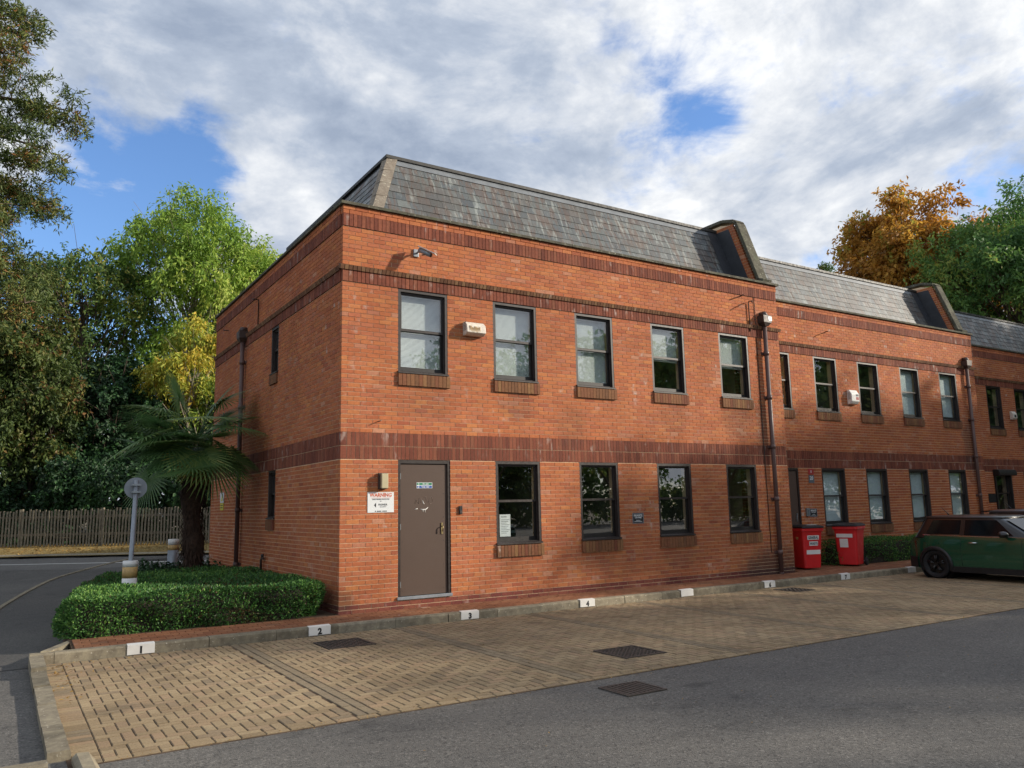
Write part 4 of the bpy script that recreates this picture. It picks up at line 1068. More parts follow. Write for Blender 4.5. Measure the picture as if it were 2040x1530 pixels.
def chequer_cover(cx, cy, hx, hy, label):
    t = empty('access_cover', (cx, cy, -.2935), 0, label, 'drain cover', 'iron covers in the block paving')
    m = MB(); m.box((-hx+.01, -hy+.01, -.06), (hx-.01, hy-.01, -.012)); m.build('plate', 'cast_iron', t)
    f = MB(); e = .035
    f.box((-hx, -hy, -.06), (hx, -hy+e, .0)); f.box((-hx, hy-e, -.06), (hx, hy, .0)); f.box((-hx, -hy+e, -.06), (-hx+e, hy-e, .0)); f.box((hx-e, -hy+e, -.06), (hx, hy-e, .0)); f.build('frame', 'cast_iron', t)
    s_ = MB(); n = 9; st = (2*hx-.09)/n
    for i in range(n):
        for j in range(n):
            if (i+j) % 2 == 0: s_.box((-hx+.045+i*st+.006, -hy+.045+j*st+.006, -.012), (-hx+.045+(i+1)*st-.006, -hy+.045+(j+1)*st-.006, -.003))
    s_.build('raised_studs', 'cast_iron', t)
chequer_cover(*COVERS[0][:2], .33, .33, 'square iron access cover below the bay 2 plate')
chequer_cover(*COVERS[1][:2], .32, .32, 'square iron access cover beside the tarmac edge')
chequer_cover(*COVERS[2][:2], .29, .29, 'square iron access cover in front of the downpipe')
t = empty('gully_grate', (.76, -6.16, -.308), 0, 'slotted iron gully grate in the tarmac at the paving edge', 'drain grate')
MB().box((-.24, -.22, -.05), (.24, .22, -.0)).build('sump', 'rubber', t)
f = MB(); f.box((-.25, -.23, -.04), (.25, -.20, .012)); f.box((-.25, .20, -.04), (.25, .23, .012)); f.box((-.25, -.2, -.04), (-.22, .2, .012)); f.box((.22, -.2, -.04), (.25, .2, .012)); f.build('frame', 'cast_iron', t)
for k in range(8): MB().box((-.018, -.2, -.02), (.018, .2, .010)).build('bar', 'cast_iron', t, (-.19+.054*k, 0, 0))

# sign seen from behind on a grey post in the hedge
t = empty('road_sign', (-2.76, 2.26, -.15), 0, 'round sign seen from behind on a grey post in the hedge', 'road sign')
MB().tube([(0, 0, 0), (.0, 0, .5), (.035, 0, 2.22)], .038, 12).build('post', 'steel_grey', t)
dn = np.array([.08, 1, .02]); dn /= np.linalg.norm(dn); cpt = np.array([.035, .07, 2.09])
MB().tube([cpt-dn*.006, cpt+dn*.006], .172, 32).build('disc', 'galv', t)
MB().tube([cpt-dn*.010, cpt-dn*.005], [.176, .176], 32).build('disc_rim', 'steel_grey', t)
for z in (2.02, 2.14): MB().box((-.035, -.05, z-.015), (.105, .06, z+.015)).build('clamp', 'galv', t)
for z0, z1, mt in ((.0, .62, 'white_plastic'), (.62, .80, 'tape_tan'), (.80, .90, 'white_plastic')):
    MB().tube([(0, 0, z0), (0, 0, z1)], .115-.0*z0, 16).build('wrap_band', mt, t)
t = empty('bollard', (-.9, 9.3, float(gz(-.9, 9.3))), 0, 'grey post stub with tan band behind the palm trunk', 'bollard')
for z0, z1, mt in ((.0, .75, 'steel_grey'), (.75, .88, 'tape_tan'), (.88, 1.02, 'white_plastic')): MB().tube([(0, 0, z0), (0, 0, z1)], .13, 14).build('band', mt, t)
t = empty('round_sign', (-.32, 9.9, float(gz(-.3, 9.9))), 0, 'red rimmed round road sign edge beyond the side wall', 'road sign')
MB().tube([(0, 0, 0), (0, 0, 2.4)], .035, 10).build('post', 'galv', t)
cpt = np.array([.05, -.06, 2.2]); dn = np.array([-.5, -1, 0]); dn /= np.linalg.norm(dn)
MB().tube([cpt, cpt+dn*.008], .2, 28).build('red_disc', 'print_red', t); MB().tube([cpt+dn*.008, cpt+dn*.012], .15, 28).build('white_disc', 'white_sign', t)
MB().tube([cpt+dn*.012, cpt+dn*.014], .06, 16).build('dark_mark', 'print_black', t)

# paling fence along the far road
FH = 1.32
fl = empty('paling_fence', (0, 0, 0), 0, 'weathered grey wooden paling fence along the road below the trees', 'fence')
def fpt(t_, q=29.9):
    x, y = CAM[0]+NQ[0]*q+DQ[0]*t_, CAM[1]+NQ[1]*q+DQ[1]*t_; return x, y, float(gz(x, y))+.03
pal = []; pos_ = []; T = -22.0
rzF = math.atan2(DQ[1], DQ[0]); ca, sa = math.cos(rzF), math.sin(rzF)
while T < 0:
    x, y, z = fpt(T); h = FH+jit(.05); a, b = jit(.02), jit(.015)
    pal.append(((x, y, z+h/2), (.030, .011, h/2), basis((ca, sa, a), (-sa, ca, b), (-a*ca, -a*sa, 1)))); T += .118+jit(.008)
emit(fl, 'paling', 'palings', pal, 'wood_grey', 300)
T = -21.3
while T < 0:
    x, y, z = fpt(T, 29.97); MB().box((-.055, -.05, -.3), (.055, .05, FH+.05)).build('post', 'wood_grey', fl, (x, y, z), (0, 0, rzF)); T += 3.0
for hh in (.38, 1.02):
    MB().rings([[(*fpt(t_, 29.94)[:2], fpt(t_)[2]+hh+dz) if k < 2 else (*fpt(t_, 29.99)[:2], fpt(t_)[2]+hh+dz) for k, dz in ((0, 0), (1, .09), (2, .09), (3, 0))] for t_ in np.linspace(-22, 0, 12)], smooth=False).build('rail', 'wood_grey', fl)

# wheelie bins
def wheelie_bin(loc, rz, label):
    t = empty('wheelie_bin', loc, rz, label, 'bin', 'red wheelie bins')
    def ring(w, d0, d1, z, c=.05):
        pts = []
        for sx, sy, a0 in ((1, 1, 0), (-1, 1, 90), (-1, -1, 180), (1, -1, 270)):
            yc = d1 if sy > 0 else d0
            for k in range(4):
                an = math.radians(a0+30*k); pts.append(((w-c)*sx+c*math.cos(an), yc-c*sy+c*math.sin(an), z))
        return pts
    b = MB(); b.rings([ring(.225, -.27, .22, .04), ring(.23, -.275, .225, .06), ring(.27, -.32, .30, .80), ring(.285, -.345, .33, .93)], smooth=False); b.build('body', 'red_plastic', t)
    r = MB(); r.rings([ring(.29, -.355, .335, .90), ring(.305, -.37, .35, .905), ring(.305, -.37, .35, .965), ring(.285, -.35, .34, .972)], smooth=False); r.build('rim', 'red_plastic', t)
    l = MB(); l.rings([ring(.30, -.385, .36, .975), ring(.31, -.395, .365, .985), ring(.305, -.39, .36, 1.01), ring(.24, -.30, .30, 1.045), ring(.18, -.22, .24, 1.05)], smooth=False); l.build('lid', 'black_plastic', t)
    MB().tube([(-.25, .40, .96), (-.25, .43, .98), (.25, .43, .98), (.25, .40, .96)], .018, 8).build('handle', 'red_plastic', t)
    ax = MB(); ax.tube([(-.27, .28, .1), (.27, .28, .1)], .012, 8); ax.build('axle', 'galv', t)
    for s_ in (-1, 1):
        wv = MB(); wv.tube([(s_*.255, .28, .1), (s_*.30, .28, .1)], .10, 20); w_ = wv.build('wheel', 'rubber', t)
        MB().tube([(s_*.30, .28, .1), (s_*.304, .28, .1)], .05, 14).build('hub', 'black_plastic', w_)
    return t
b1 = wheelie_bin((11.86, .36, -.128), math.radians(-16), 'red general waste wheelie bin beside the downpipe')
fr = -.335
def sticker(parent, x0, x1, z0, z1, mat, name, y=None):
    f = lambda z: -.279-(z-.06)*.061
    MB().add([(x0, f(z0)-.003, z0), (x1, f(z0)-.003, z0), (x1, f(z1)-.003, z1), (x0, f(z1)-.003, z1)], [(0, 1, 2, 3)]).build(name, mat, parent)
sticker(b1, -.15, .17, .70, .80, 'white_plastic', 'label_strip'); sticker(b1, -.10, .14, .56, .66, 'white_plastic', 'label_strip'); sticker(b1, -.18, .20, .36, .46, 'white_plastic', 'label_strip')
tl = (math.pi/2-.06, 0, 0)
text('GENERAL', .085, 'print_grey', b1, (.01, -.328, .75), tl, sx=.78, bold=.003); text('WASTE', .085, 'print_grey', b1, (.02, -.319, .61), tl, sx=.78, bold=.003)
MB().tube([(-.262, -.09, .755), (-.268, -.09, .755)], .055, 9).build('torn_label', 'tape_tan', b1)
MB().box((-.1, -.30, 1.03), (.16, -.2, 1.052)).build('lid_marking', 'white_plastic', b1)
b2 = wheelie_bin((13.42, .22, -.128), math.radians(-72), 'red wheelie bin with two blank white labels in front of the low hedge')
sticker(b2, -.22, .17, .70, .79, 'white_plastic', 'label_strip'); sticker(b2, -.15, .05, .46, .67, 'white_plastic', 'label_sheet')

# ================================================================ CARS
def make_car(loc, rz, label, paint, roofmat, cladding=True, sc=(1, 1, 1)):
    """local x runs from the rear bumper (0) to the nose (3.82); y is across; z up from the ground"""
    t = empty('parked_car', loc, rz, label, 'car', 'parked cars'); t.scale = sc
    Ln, Wd = 3.82, .86
    def halfw(s, z):
        e = min(s/.55, 1.0); fr_ = min((Ln-s)/.75, 1.0)
        plan = (.80+.20*math.sin(e*math.pi/2))*(.72+.28*math.sin(fr_*math.pi/2))
        sec = np.interp(z, [.14, .22, .40, .60, .80, .93, 1.0], [.93, .975, .995, 1.0, .985, .955, .90])
        return Wd*plan*sec
    def top(s): return np.interp(s, [0, .08, .3, 2.5, 2.75, 3.3, 3.65, 3.82], [.80, .93, .965, .93, .92, .86, .76, .55])
    def bot(s): return np.interp(s, [0, .12, .4, 3.3, 3.7, 3.82], [.36, .22, .17, .17, .22, .34])
    wheels = (.62, 3.11); RW = .315; RA = .36
    ss = np.unique(np.r_[np.linspace(0, .4, 7), np.linspace(.4, 3.3, 59), np.linspace(3.3, 3.82, 9)]); nz = 18
    P = np.zeros((len(ss), nz, 3))
    for i, s in enumerate(ss):
        zb, zt = bot(s), top(s)
        for j in range(nz):
            z = zb+(zt-zb)*j/(nz-1); bulge = -.05*math.sin(math.pi*(z-.2)/.8) if s < .02 else (.05*math.sin(math.pi*(z-.2)/.7) if s > Ln-.02 else 0)
            P[i, j] = (s+bulge, halfw(s, z), z)
    m = MB(); n = len(ss)
    for sg in (1, -1):
        Q = P.copy(); Q[..., 1] *= sg; Vv = Q.reshape(-1, 3); Ff = []
        for i in range(n-1):
            for j in range(nz-1):
                c = (P[i, j]+P[i+1, j+1])/2
                if any(math.hypot(c[0]-wx, c[2]-.30) < RA for wx in wheels): continue
                q = (i*nz+j, (i+1)*nz+j, (i+1)*nz+j+1, i*nz+j+1); Ff.append(q if sg < 0 else q[::-1])
        m.add(Vv, Ff, True)
    K = 9   # bonnet and deck, rear and front faces
    rows_ = []
    for i in range(n):
        w_, z_ = P[i, -1, 1], P[i, -1, 2]; rows_.append([(P[i, -1, 0], w_*a, z_+.035*(1-a*a)*min(1, min(i, n-1-i)/4)) for a in np.linspace(-1, 1, K)])
    m.rings(rows_, True, False, False)
    for i in (0, n-1):
        m.rings([[(P[i, j, 0]-(.06 if i == 0 else -.08)*(1-a*a), P[i, j, 1]*a, P[i, j, 2]) for a in np.linspace(-1, 1, K)] for j in range(nz)], True, False, False)
    m.rings([[(P[i, 0, 0], P[i, 0, 1]*a, P[i, 0, 2]) for a in (-1, 1)] for i in range(n)], False, False, False)
    m.build('body', paint, t)
    # wheel wells, arch cladding, sill
    for wx in wheels: MB().tube([(wx, -.83, .30), (wx, .83, .30)], RA+.01, 24, caps=False).build('wheel_well', 'rubber', t)
    for wx in wheels:
        for sg in (1, -1):
            a = MB(); rr = []
            for k in range(15):
                an = math.radians(-22+224*k/14); ro = []
                for rad, off in ((RA-.03, .004), (RA-.02, .022), (RA+.055, .018), (RA+.06, .0)):
                    x_, z_ = wx+rad*math.cos(an), .30+rad*math.sin(an); z_ = max(z_, .16)
                    ro.append((x_, sg*(halfw(min(max(x_, 0), Ln), z_)+off), z_))
                rr.append(ro)
            a.rings(rr, True, False); a.build('wheel_arch', 'black_plastic', t)
    for sg in (1, -1):
        s_ = MB(); s_.rings([[(x_, sg*(halfw(x_, .2)+.012), .16), (x_, sg*(halfw(x_, .3)+.012), .285), (x_, sg*(halfw(x_, .3)-.01), .29), (x_, sg*(halfw(x_, .2)-.02), .16)] for x_ in np.linspace(1.0, 2.74, 8)], False); s_.build('sill', 'black_plastic', t)
    bp = MB(); bp.rings([[(P[i, 0, 0]-.035+.02*0, sg_*P[i, 3, 1]*1.02, z_) for sg_, z_ in ((-1, .22), (-1, .46), (1, .46), (1, .22))] for i in (0, 3)], False); bp.build('rear_bumper', 'black_plastic', t)
    # glasshouse
    def loop(z):
        u_ = (z-.93)/.43; x0 = .14+.20*u_; x1 = 2.72-.74*u_; w_ = .80-.17*u_
        pts = []
        for sx, sy in ((1, 1), (0, 1), (0, -1), (1, -1)):
            xx = x1 if sx else x0; c = .16 if sx else .12
            ang0 = {(1, 1): 0, (0, 1): 90, (0, -1): 180, (1, -1): 270}[(sx, sy)]
            for k in range(4):
                an = math.radians(ang0+30*k); pts.append((xx+(c*math.cos(an)-c if sx else c+c*math.cos(an)), (w_-.1)*sy+.1*math.sin(an), z))
        return pts
    gh = MB(); gh.rings([loop(z) for z in (.90, 1.0, 1.12, 1.24, 1.33)], True, False); gh.build('pillars', 'car_black', t)
    def inset(z, k, s_): 
        p_ = np.array(loop(z)); c = p_.mean(0); c[2] = z; return p_[k]+(p_[k]-c)*s_
    rf = MB(); 
    def rloop(z, g_): 
        p_ = np.array(loop(1.33)); c = p_.mean(0); q = c+(p_-c)*g_; q[:, 2] = z; return q
    rf.rings([rloop(1.315, 1.005), rloop(1.335, 1.02), rloop(1.365, .985), rloop(1.392, .85), rloop(1.402, .55), rloop(1.405, .2)], True); rf.build('roof', roofmat, t)
    def side_pane(name, xa0, xa1, xb0, xb1, zb, zt, sg, mat='car_glass'):
        def yv(z): return sg*(.80-.17*(z-.93)/.43+.004)
        MB().add([(xa0, yv(zb), zb), (xa1, yv(zb), zb), (xb1, yv(zt), zt), (xb0, yv(zt), zt)], [(0, 1, 2, 3)] if sg < 0 else [(3, 2, 1, 0)]).build(name, mat, t)
    for sg in (1, -1):
        side_pane('rear_side_window', .42, 1.20, .55, 1.20, .985, 1.295, sg); side_pane('door_window', 1.30, 2.35, 1.30, 1.97, .965, 1.295, sg)
        side_pane('door_pillar', 1.215, 1.285, 1.215, 1.285, .965, 1.30, sg, 'car_black')
        ch = MB(); ch.rings([[(x_, sg*(halfw(x_, .93)*.985+o), top(x_)-.012+dz) for o, dz in ((.004, 0), (.010, .0), (.010, .022), (.004, .022))] for x_ in np.linspace(.35, 2.62, 14)], False); ch.build('belt_trim', 'chrome', t)
        h_ = MB(); h_.tube([(1.42, sg*.855, .80), (1.45, sg*.885, .805), (1.58, sg*.885, .81), (1.61, sg*.858, .81)], .014, 8); h_.build('door_handle', 'chrome', t)
        mr = MB(); cm = np.array([2.22, sg*.96, 1.0])
        mr.rings([[(cm[0]+dx+.5*0, cm[1]+.105*math.cos(a_)*k_, cm[2]+.07*math.sin(a_)*k_) for a_ in np.linspace(0, 2*math.pi, 13)[:-1]] for dx, k_ in ((-.05, .85), (-.03, 1), (.05, .95), (.1, .6), (.115, .2))], True)
        mr.tube([(2.24, sg*.88, .965), (2.24, sg*.80, .93)], .025, 8); mr.build('wing_mirror', 'car_black', t)
        tl_ = MB(); tl_.rings([[(-.02+.16*u_*u_, sg*(.60+.15*u_), z_) for u_ in (0, .5, 1.0)] for z_ in (.62, .72, .82)], True, False, False); tl_.build('tail_light', 'tail_red', t)
        hl = MB(); hl.tube([(3.60, sg*.56, .70), (3.72, sg*.53, .69)], [.12, .1], 18); hl.build('headlight', 'car_glass', t)
        # door shut lines
        dl = MB(); dl.tube([(1.24, sg*(halfw(1.24, z_)+.001), z_) for z_ in np.linspace(.30, .93, 9)], .004, 4); dl.tube([(2.52, sg*(halfw(2.52, z_)+.001), z_) for z_ in np.linspace(.30, .90, 9)], .004, 4); dl.build('door_gap', 'rubber', t)
    ws = MB(); ws.add([(2.66, -.66, .955), (2.66, .66, .955), (2.08, .53, 1.295), (2.08, -.53, 1.295)], [(0, 1, 2, 3)])
    w0 = ws.build('windscreen', 'car_glass', t); w0.location = (.03, 0, .02)
    bw = MB(); bw.add([(.12, -.60, 1.0), (.12, .60, 1.0), (.25, .52, 1.29), (.25, -.52, 1.29)], [(3, 2, 1, 0)]); bw.build('rear_window', 'car_glass', t)
    sp_ = MB(); sp_.prism([(.22, 1.33), (.10, 1.335), (.10, 1.35), (.4, 1.385)], 'y', -.5, .5); sp_.build('spoiler', 'car_black', t)
    an_ = MB(); an_.tube([(.55, 0, 1.39), (.50, 0, 1.45), (.38, 0, 1.58)], [.02, .008, .004], 6); an_.build('aerial', 'black_plastic', t)
    fc = MB(); fc.tube([(.72, -.862, .78), (.72, -.868, .78)], .03, 12); fc.build('filler_cap', paint, t)
    for wx in wheels:
        for sg in (1, -1):
            ty = MB(); ty.tube([(wx, sg*.66, RW), (wx, sg*.68, RW), (wx, sg*.83, RW), (wx, sg*.845, RW)], [RW-.03, RW, RW, RW-.03], 32, caps=False); ty.rings([[(wx+r_*math.cos(a_), sg*y_, RW+r_*math.sin(a_)) for a_ in np.linspace(0, 2*math.pi, 33)[:-1]] for r_, y_ in ((RW-.03, .845), (.215, .835), (.20, .78))], True, False)
            w_ = ty.build('wheel', 'rubber', t)
            rm = MB(); rm.tube([(wx, sg*.76, RW), (wx, sg*.775, RW)], .21, 24)
            for k in range(5):
                for dk in (-.13, .13):
                    an = 2*math.pi*k/5+.3; a2 = an+dk
                    p0 = np.array([wx+.04*math.cos(an), sg*.82, RW+.04*math.sin(an)]); p1 = np.array([wx+.205*math.cos(a2), sg*.828, RW+.205*math.sin(a2)])
                    rm.tube([p0, p1], .015, 5)
            rm.tube([(wx, sg*.775, RW), (wx, sg*.825, RW)], .05, 12); rm.build('rim', 'car_black', w_)
    return t
# local x = rear to nose; rotated so the nose points away from the building
make_car((14.22, -1.36, -.30), math.radians(-91), 'dark green hatchback with black roof reversed up to the kerb', 'car_green', 'car_black')
make_car((17.2, -1.25, -.30), math.radians(-90), 'dark grey car parked beyond the green hatchback', 'car_grey', 'car_grey', sc=(1.1, 1.05, 1.06))
make_car((4.9, -24.5, -.30), math.radians(84), 'dark grey car facing the offices across the car park', 'car_grey', 'car_black', sc=(1.15, 1.08, 1.2))
make_car((10.2, -23.5, -.30), math.radians(95), 'silver car facing the offices across the car park', 'car_silver', 'car_silver', sc=(1.1, 1.05, 1.05))
make_car((15.6, -24.0, -.30), math.radians(88), 'black roofed green car facing the offices across the car park', 'car_green', 'car_black')

# ================================================================ PLANTS
def spray(r_, cl, rad, twigs, leaves, tl_, ln, wd, droop, spread=.5, flat=0.0, up=.4):
    """leaves along twigs that leave the clumps: cl (n,3) centres, rad (n,3) radii"""
    n = len(cl); v = unit(r_.normal(size=(n, twigs, 3)))
    st = cl[:, None]+v*rad[:, None]*r_.uniform(.25, .95, (n, twigs, 1))
    dd = unit(v*np.array([1, 1, .6])+r_.normal(size=v.shape)*.55+np.array([0, 0, -droop]))
    tw = tl_*r_.uniform(.5, 1.2, (n, twigs, 1))
    t = r_.uniform(0, 1, (n, twigs, leaves, 1))
    sag = np.concatenate([np.zeros(t.shape[:-1]+(2,)), -(t**2)*droop*.6*tl_], -1)
    pos = st[:, :, None]+dd[:, :, None]*tw[:, :, None]*t+sag+r_.normal(size=(n, twigs, leaves, 3))*spread*ln
    ld = unit(dd[:, :, None]*.5+r_.normal(size=pos.shape)*.7+np.array([0, 0, -droop*.9]))
    nr = unit(r_.normal(size=pos.shape)*.7+v[:, :, None]*.5+np.array([0, 0, up]))
    cv = r_.uniform(0, 1, (n, 1, 1)); tv = r_.uniform(0, 1, (n, twigs, 1)); lv = r_.uniform(0, 1, (n, twigs, leaves))
    val = np.clip(.40*cv+.30*tv+.30*lv, 0, 1)
    val = np.clip((val-.5)*1.6+.5, 0, 1)
    N = n*twigs*leaves; sz = r_.uniform(.65, 1.25, N)
    return pos.reshape(-1, 3), ld.reshape(-1, 3), nr.reshape(-1, 3), ln*sz, wd*sz, np.broadcast_to(val, (n, twigs, leaves)).reshape(-1)

def trunk_mesh(r_, base, topp, r0, cl, nb=None, wob=.15, r1=.3):
    m = MB(); base = np.array(base, float); topp = np.array(topp, float); K = 9
    P = [base+(topp-base)*k/(K-1)+np.r_[r_.normal(size=2)*wob*(0 if k == 0 else 1), 0] for k in range(K)]
    m.tube(P, [r0*(1.35 if k == 0 else 1)*(1-(1-r1)*k/(K-1)) for k in range(K)], 10)
    idx = range(len(cl)) if nb is None else r_.choice(len(cl), min(nb, len(cl)), replace=False)
    for i in idx:
        c = cl[i]; t = np.clip((c[2]-base[2])/(topp[2]-base[2]+1e-6)-.22-r_.uniform(0, .15), .12, .97); k = int(t*(K-1)); a = P[k]
        mid = a*.45+c*.55+np.r_[r_.normal(size=2)*.3, r_.uniform(-.1, .5)]
        rr = r0*(.42-.25*t); m.tube([a, a*.72+mid*.28, mid, c*.85+mid*.15, c], [rr, rr*.8, rr*.5, rr*.25, rr*.12], 6, caps=False)
        for _ in range(2):
            e = c+r_.normal(size=3)*.7; m.tube([mid, mid*.4+e*.6, e], [rr*.32, rr*.2, .008], 4, caps=False)
    return m

def clumps(r_, n, c, R, rad, lo=.35, zsq=1.0, skew=None):
    """clump centres spread through an ellipsoid crown, most near its skin"""
    v = unit(r_.normal(size=(n, 3))); q = r_.uniform(lo, 1, (n, 1))**.6
    p = np.array(c)+v*q*np.array(R); rr = rad*r_.uniform(.6, 1.3, (n, 1))*np.array([1, 1, .75*zsq]); return p, rr

def tree(name, label, base, h, crown_c, crown_R, n, crad, mat, twigs, leaves, tl_, ln, wd, droop, seed, group, r0=.25, bark='bark', lo=.35, cat='tree', extra=None, nb=None):
    r_ = np.random.default_rng(seed); base = np.array(base, float)
    t = empty(name, tuple(base), 0, label, cat, group)
    cl, rad = clumps(r_, n, crown_c, crown_R, crad, lo)
    if extra is not None: cl = np.vstack([cl, extra]); rad = np.vstack([rad, np.tile(np.array([[crad, crad, crad*.75]]), (len(extra), 1))])
    trunk_mesh(r_, (0, 0, -.2), (crown_c[0], crown_c[1], crown_c[2]+crown_R[2]*.3), r0, cl, nb).build('trunk', bark, t)
    o = link('crown', leaf_mesh('crown', *spray(r_, cl, rad, twigs, leaves, tl_, ln, wd, droop)), mat, t)
    return t

GW = 'trees beyond the paling fence'
tree('ash_tree', 'tall bright green tree rising behind the palm and yellow tree', (4.0, 33.5, .6), 19, (0, 0, 12.8), (4.9, 4.2, 5.6), 84, 1.05, 'leaf_bright', 24, 22, .85, .28, .10, .75, 11, GW, .30, 'bark_pale', extra=np.array([(-.9, 0, 18.6), (-1.6, .5, 17.6), (.2, -.3, 18.3), (1.5, .2, 17.3), (-2.6, 0, 16.4), (3.2, 0, 15.7), (4.4, -.5, 14.2)]))
tree('yellow_tree', 'small yellow leaved tree between the palm and the brick side wall', (3.2, 26.6, .6), 11, (-.9, .6, 8.0), (1.7, 1.6, 2.7), 24, .55, 'leaf_yellow', 18, 18, .6, .24, .09, .9, 12, GW, .12, 'bark_pale')
tree('olive_tree', 'broad olive green tree with browning leaves at the fence', (-6.2, 29.5, .8), 11, (0, 0, 7.0), (4.4, 3.4, 4.6), 70, 1.0, 'leaf_olive', 24, 22, .7, .24, .12, .4, 13, GW, .25)
tree('dark_tree', 'dark leafy tree with blue sky showing through behind the olive tree', (-1.6, 33.0, .8), 15, (0, 0, 10.2), (3.8, 3.2, 4.8), 42, .9, 'leaf_dark', 18, 18, .8, .22, .12, .35, 14, GW, .28)
tree('sparse_tree', 'sparse russet tree top left of the bright green tree', (-5.0, 36.0, .8), 16, (0, 0, 11.5), (4.6, 3.4, 3.4), 46, .9, 'leaf_olive', 16, 16, .8, .22, .11, .3, 15, GW, .25)
tree('ivy_tree', 'dark ivy covered tree above the fence behind the palm', (-.6, 28.0, .5), 8, (0, 0, 4.6), (2.5, 1.8, 3.8), 55, .85, 'leaf_ivy', 24, 20, .5, .20, .14, .35, 16, GW, .3)
tree('hanging_tree', 'olive tree with low hanging boughs over the fence', (-3.6, 27.6, .6), 8, (0, 0, 4.6), (2.4, 1.6, 3.4), 44, .8, 'leaf_olive', 22, 20, .6, .2, .10, .6, 17, GW, .2)
tree('shade_tree', 'dark evergreen between the yellow tree and the side wall', (4.6, 28.5, .5), 9, (0, 0, 5.0), (3.4, 2.0, 3.8), 55, .95, 'leaf_dark', 22, 20, .6, .2, .12, .35, 18, GW, .25)
tree('dark_tree', 'dense dark tree behind the left end of the fence', (-9.0, 33.0, .8), 12, (0, 0, 7.5), (4.0, 3.0, 5.4), 60, 1.1, 'leaf_dark', 22, 20, .75, .24, .13, .35, 19, GW, .28)
# understorey behind the fence, too dense to tell its plants apart
r_ = np.random.default_rng(31); cl = []
for k in range(150):
    t_ = r_.uniform(-26, 4); q = r_.uniform(31.2, 35.5); x, y = CAM[0]+NQ[0]*q+DQ[0]*t_, CAM[1]+NQ[1]*q+DQ[1]*t_; cl.append((x, y, float(gz(x, y))+r_.uniform(.2, 3.0)))
cl = np.array(cl); us = link('undergrowth', leaf_mesh('undergrowth', *spray(r_, cl, np.tile([[.9, .9, .7]], (150, 1)), 20, 20, .5, .19, .12, .3)), 'leaf_ivy')
tag(us, 'dark tangled undergrowth filling the gaps behind the paling fence', 'undergrowth', kind='stuff')
# wood that closes the view farther back
r_ = np.random.default_rng(32); cl = []
for k in range(170):
    t_ = r_.uniform(-34, 16); q = r_.uniform(40, 46); x, y = CAM[0]+NQ[0]*q+DQ[0]*t_, CAM[1]+NQ[1]*q+DQ[1]*t_; cl.append((x, y, float(gz(x, y))+r_.uniform(.3, 8.0)))
cl = np.array(cl); us = link('far_wood', leaf_mesh('far_wood', *spray(r_, cl, np.tile([[1.6, 1.6, 1.2]], (170, 1)), 20, 18, .8, .32, .22, .3)), 'leaf_dark')
tag(us, 'dark mass of woodland far behind the fence', 'woodland', kind='stuff')

# conifer whose boughs hang into the top left
def conifer():
    r_ = np.random.default_rng(41); base = np.array([-9.0, 13.8, -.1])
    t = empty('conifer_tree', tuple(base), 0, 'tall conifer with browning drooping boughs at the far left', 'tree')
    m = MB(); H = 21.0
    m.tube([(0, 0, -.3), (.1, 0, 5), (-.05, .1, 11), (.05, 0, 16), (0, 0, H)], [.55, .42, .32, .2, .05], 12)
    C_ = []; Rr = []
    def bough(an, z, ln_, sag):
        d = np.array([math.cos(an), math.sin(an), 0]); p = [np.array([0, 0, z])+d*ln_*s+np.array([0, 0, .10*ln_*s-sag*s*s]) for s in (0, .25, .5, .75, 1.0)]
        m.tube(p, [.13, .10, .075, .045, .015], 6, caps=False)
        sd = np.array([-d[1], d[0], 0])
        for s in np.linspace(.28, 1.0, 9):
            a = np.array([np.interp(s, (0, .25, .5, .75, 1), [q[i] for q in p]) for i in range(3)])
            for sg in (-1, 0, 1):
                L_ = (1.15-.6*s)*r_.uniform(.6, 1.2)*(0 if sg == 0 else 1)
                e = a+sd*sg*L_+d*.35*L_+np.array([0, 0, r_.uniform(-.5, .25)])
                if sg: m.tube([a, (a+e)/2+np.array([0, 0, .08]), e], [.022, .014, .006], 4, caps=False)
                C_.append(e); Rr.append(np.array([.36, .36, .26])*r_.uniform(.6, 1.2))
                if sg and r_.random() < .4: C_.append((a+e)/2+r_.normal(size=3)*.15); Rr.append(np.array([.34, .34, .24]))
    for z, an, ln_, sag in ((15.6, -18, 4.3, .4), (14.3, -32, 4.7, .9), (13.1, -20, 5.7, .8), (12.0, -30, 5.6, 1.3), (11.3, -15, 5.1, 1.6), (10.3, -33, 4.6, 1.1), (9.1, -30, 4.6, 1.0), (8.6, -13, 4.9, .9), (7.9, -24, 5.0, 1.2)):
        bough(math.radians(an), z, ln_, sag)
    for k in range(24): bough(math.radians(r_.uniform(30, 320)), 4+.62*k, 4.6-.10*k, r_.uniform(.5, 1.3))
    m.build('trunk', 'bark', t)
    cl = np.array(C_); rr = np.array(Rr)
    link('crown', leaf_mesh('crown', *spray(r_, cl, rr, 15, 18, .32, .15, .035, .05, .35, up=.6)), 'leaf_conifer', t)
conifer()

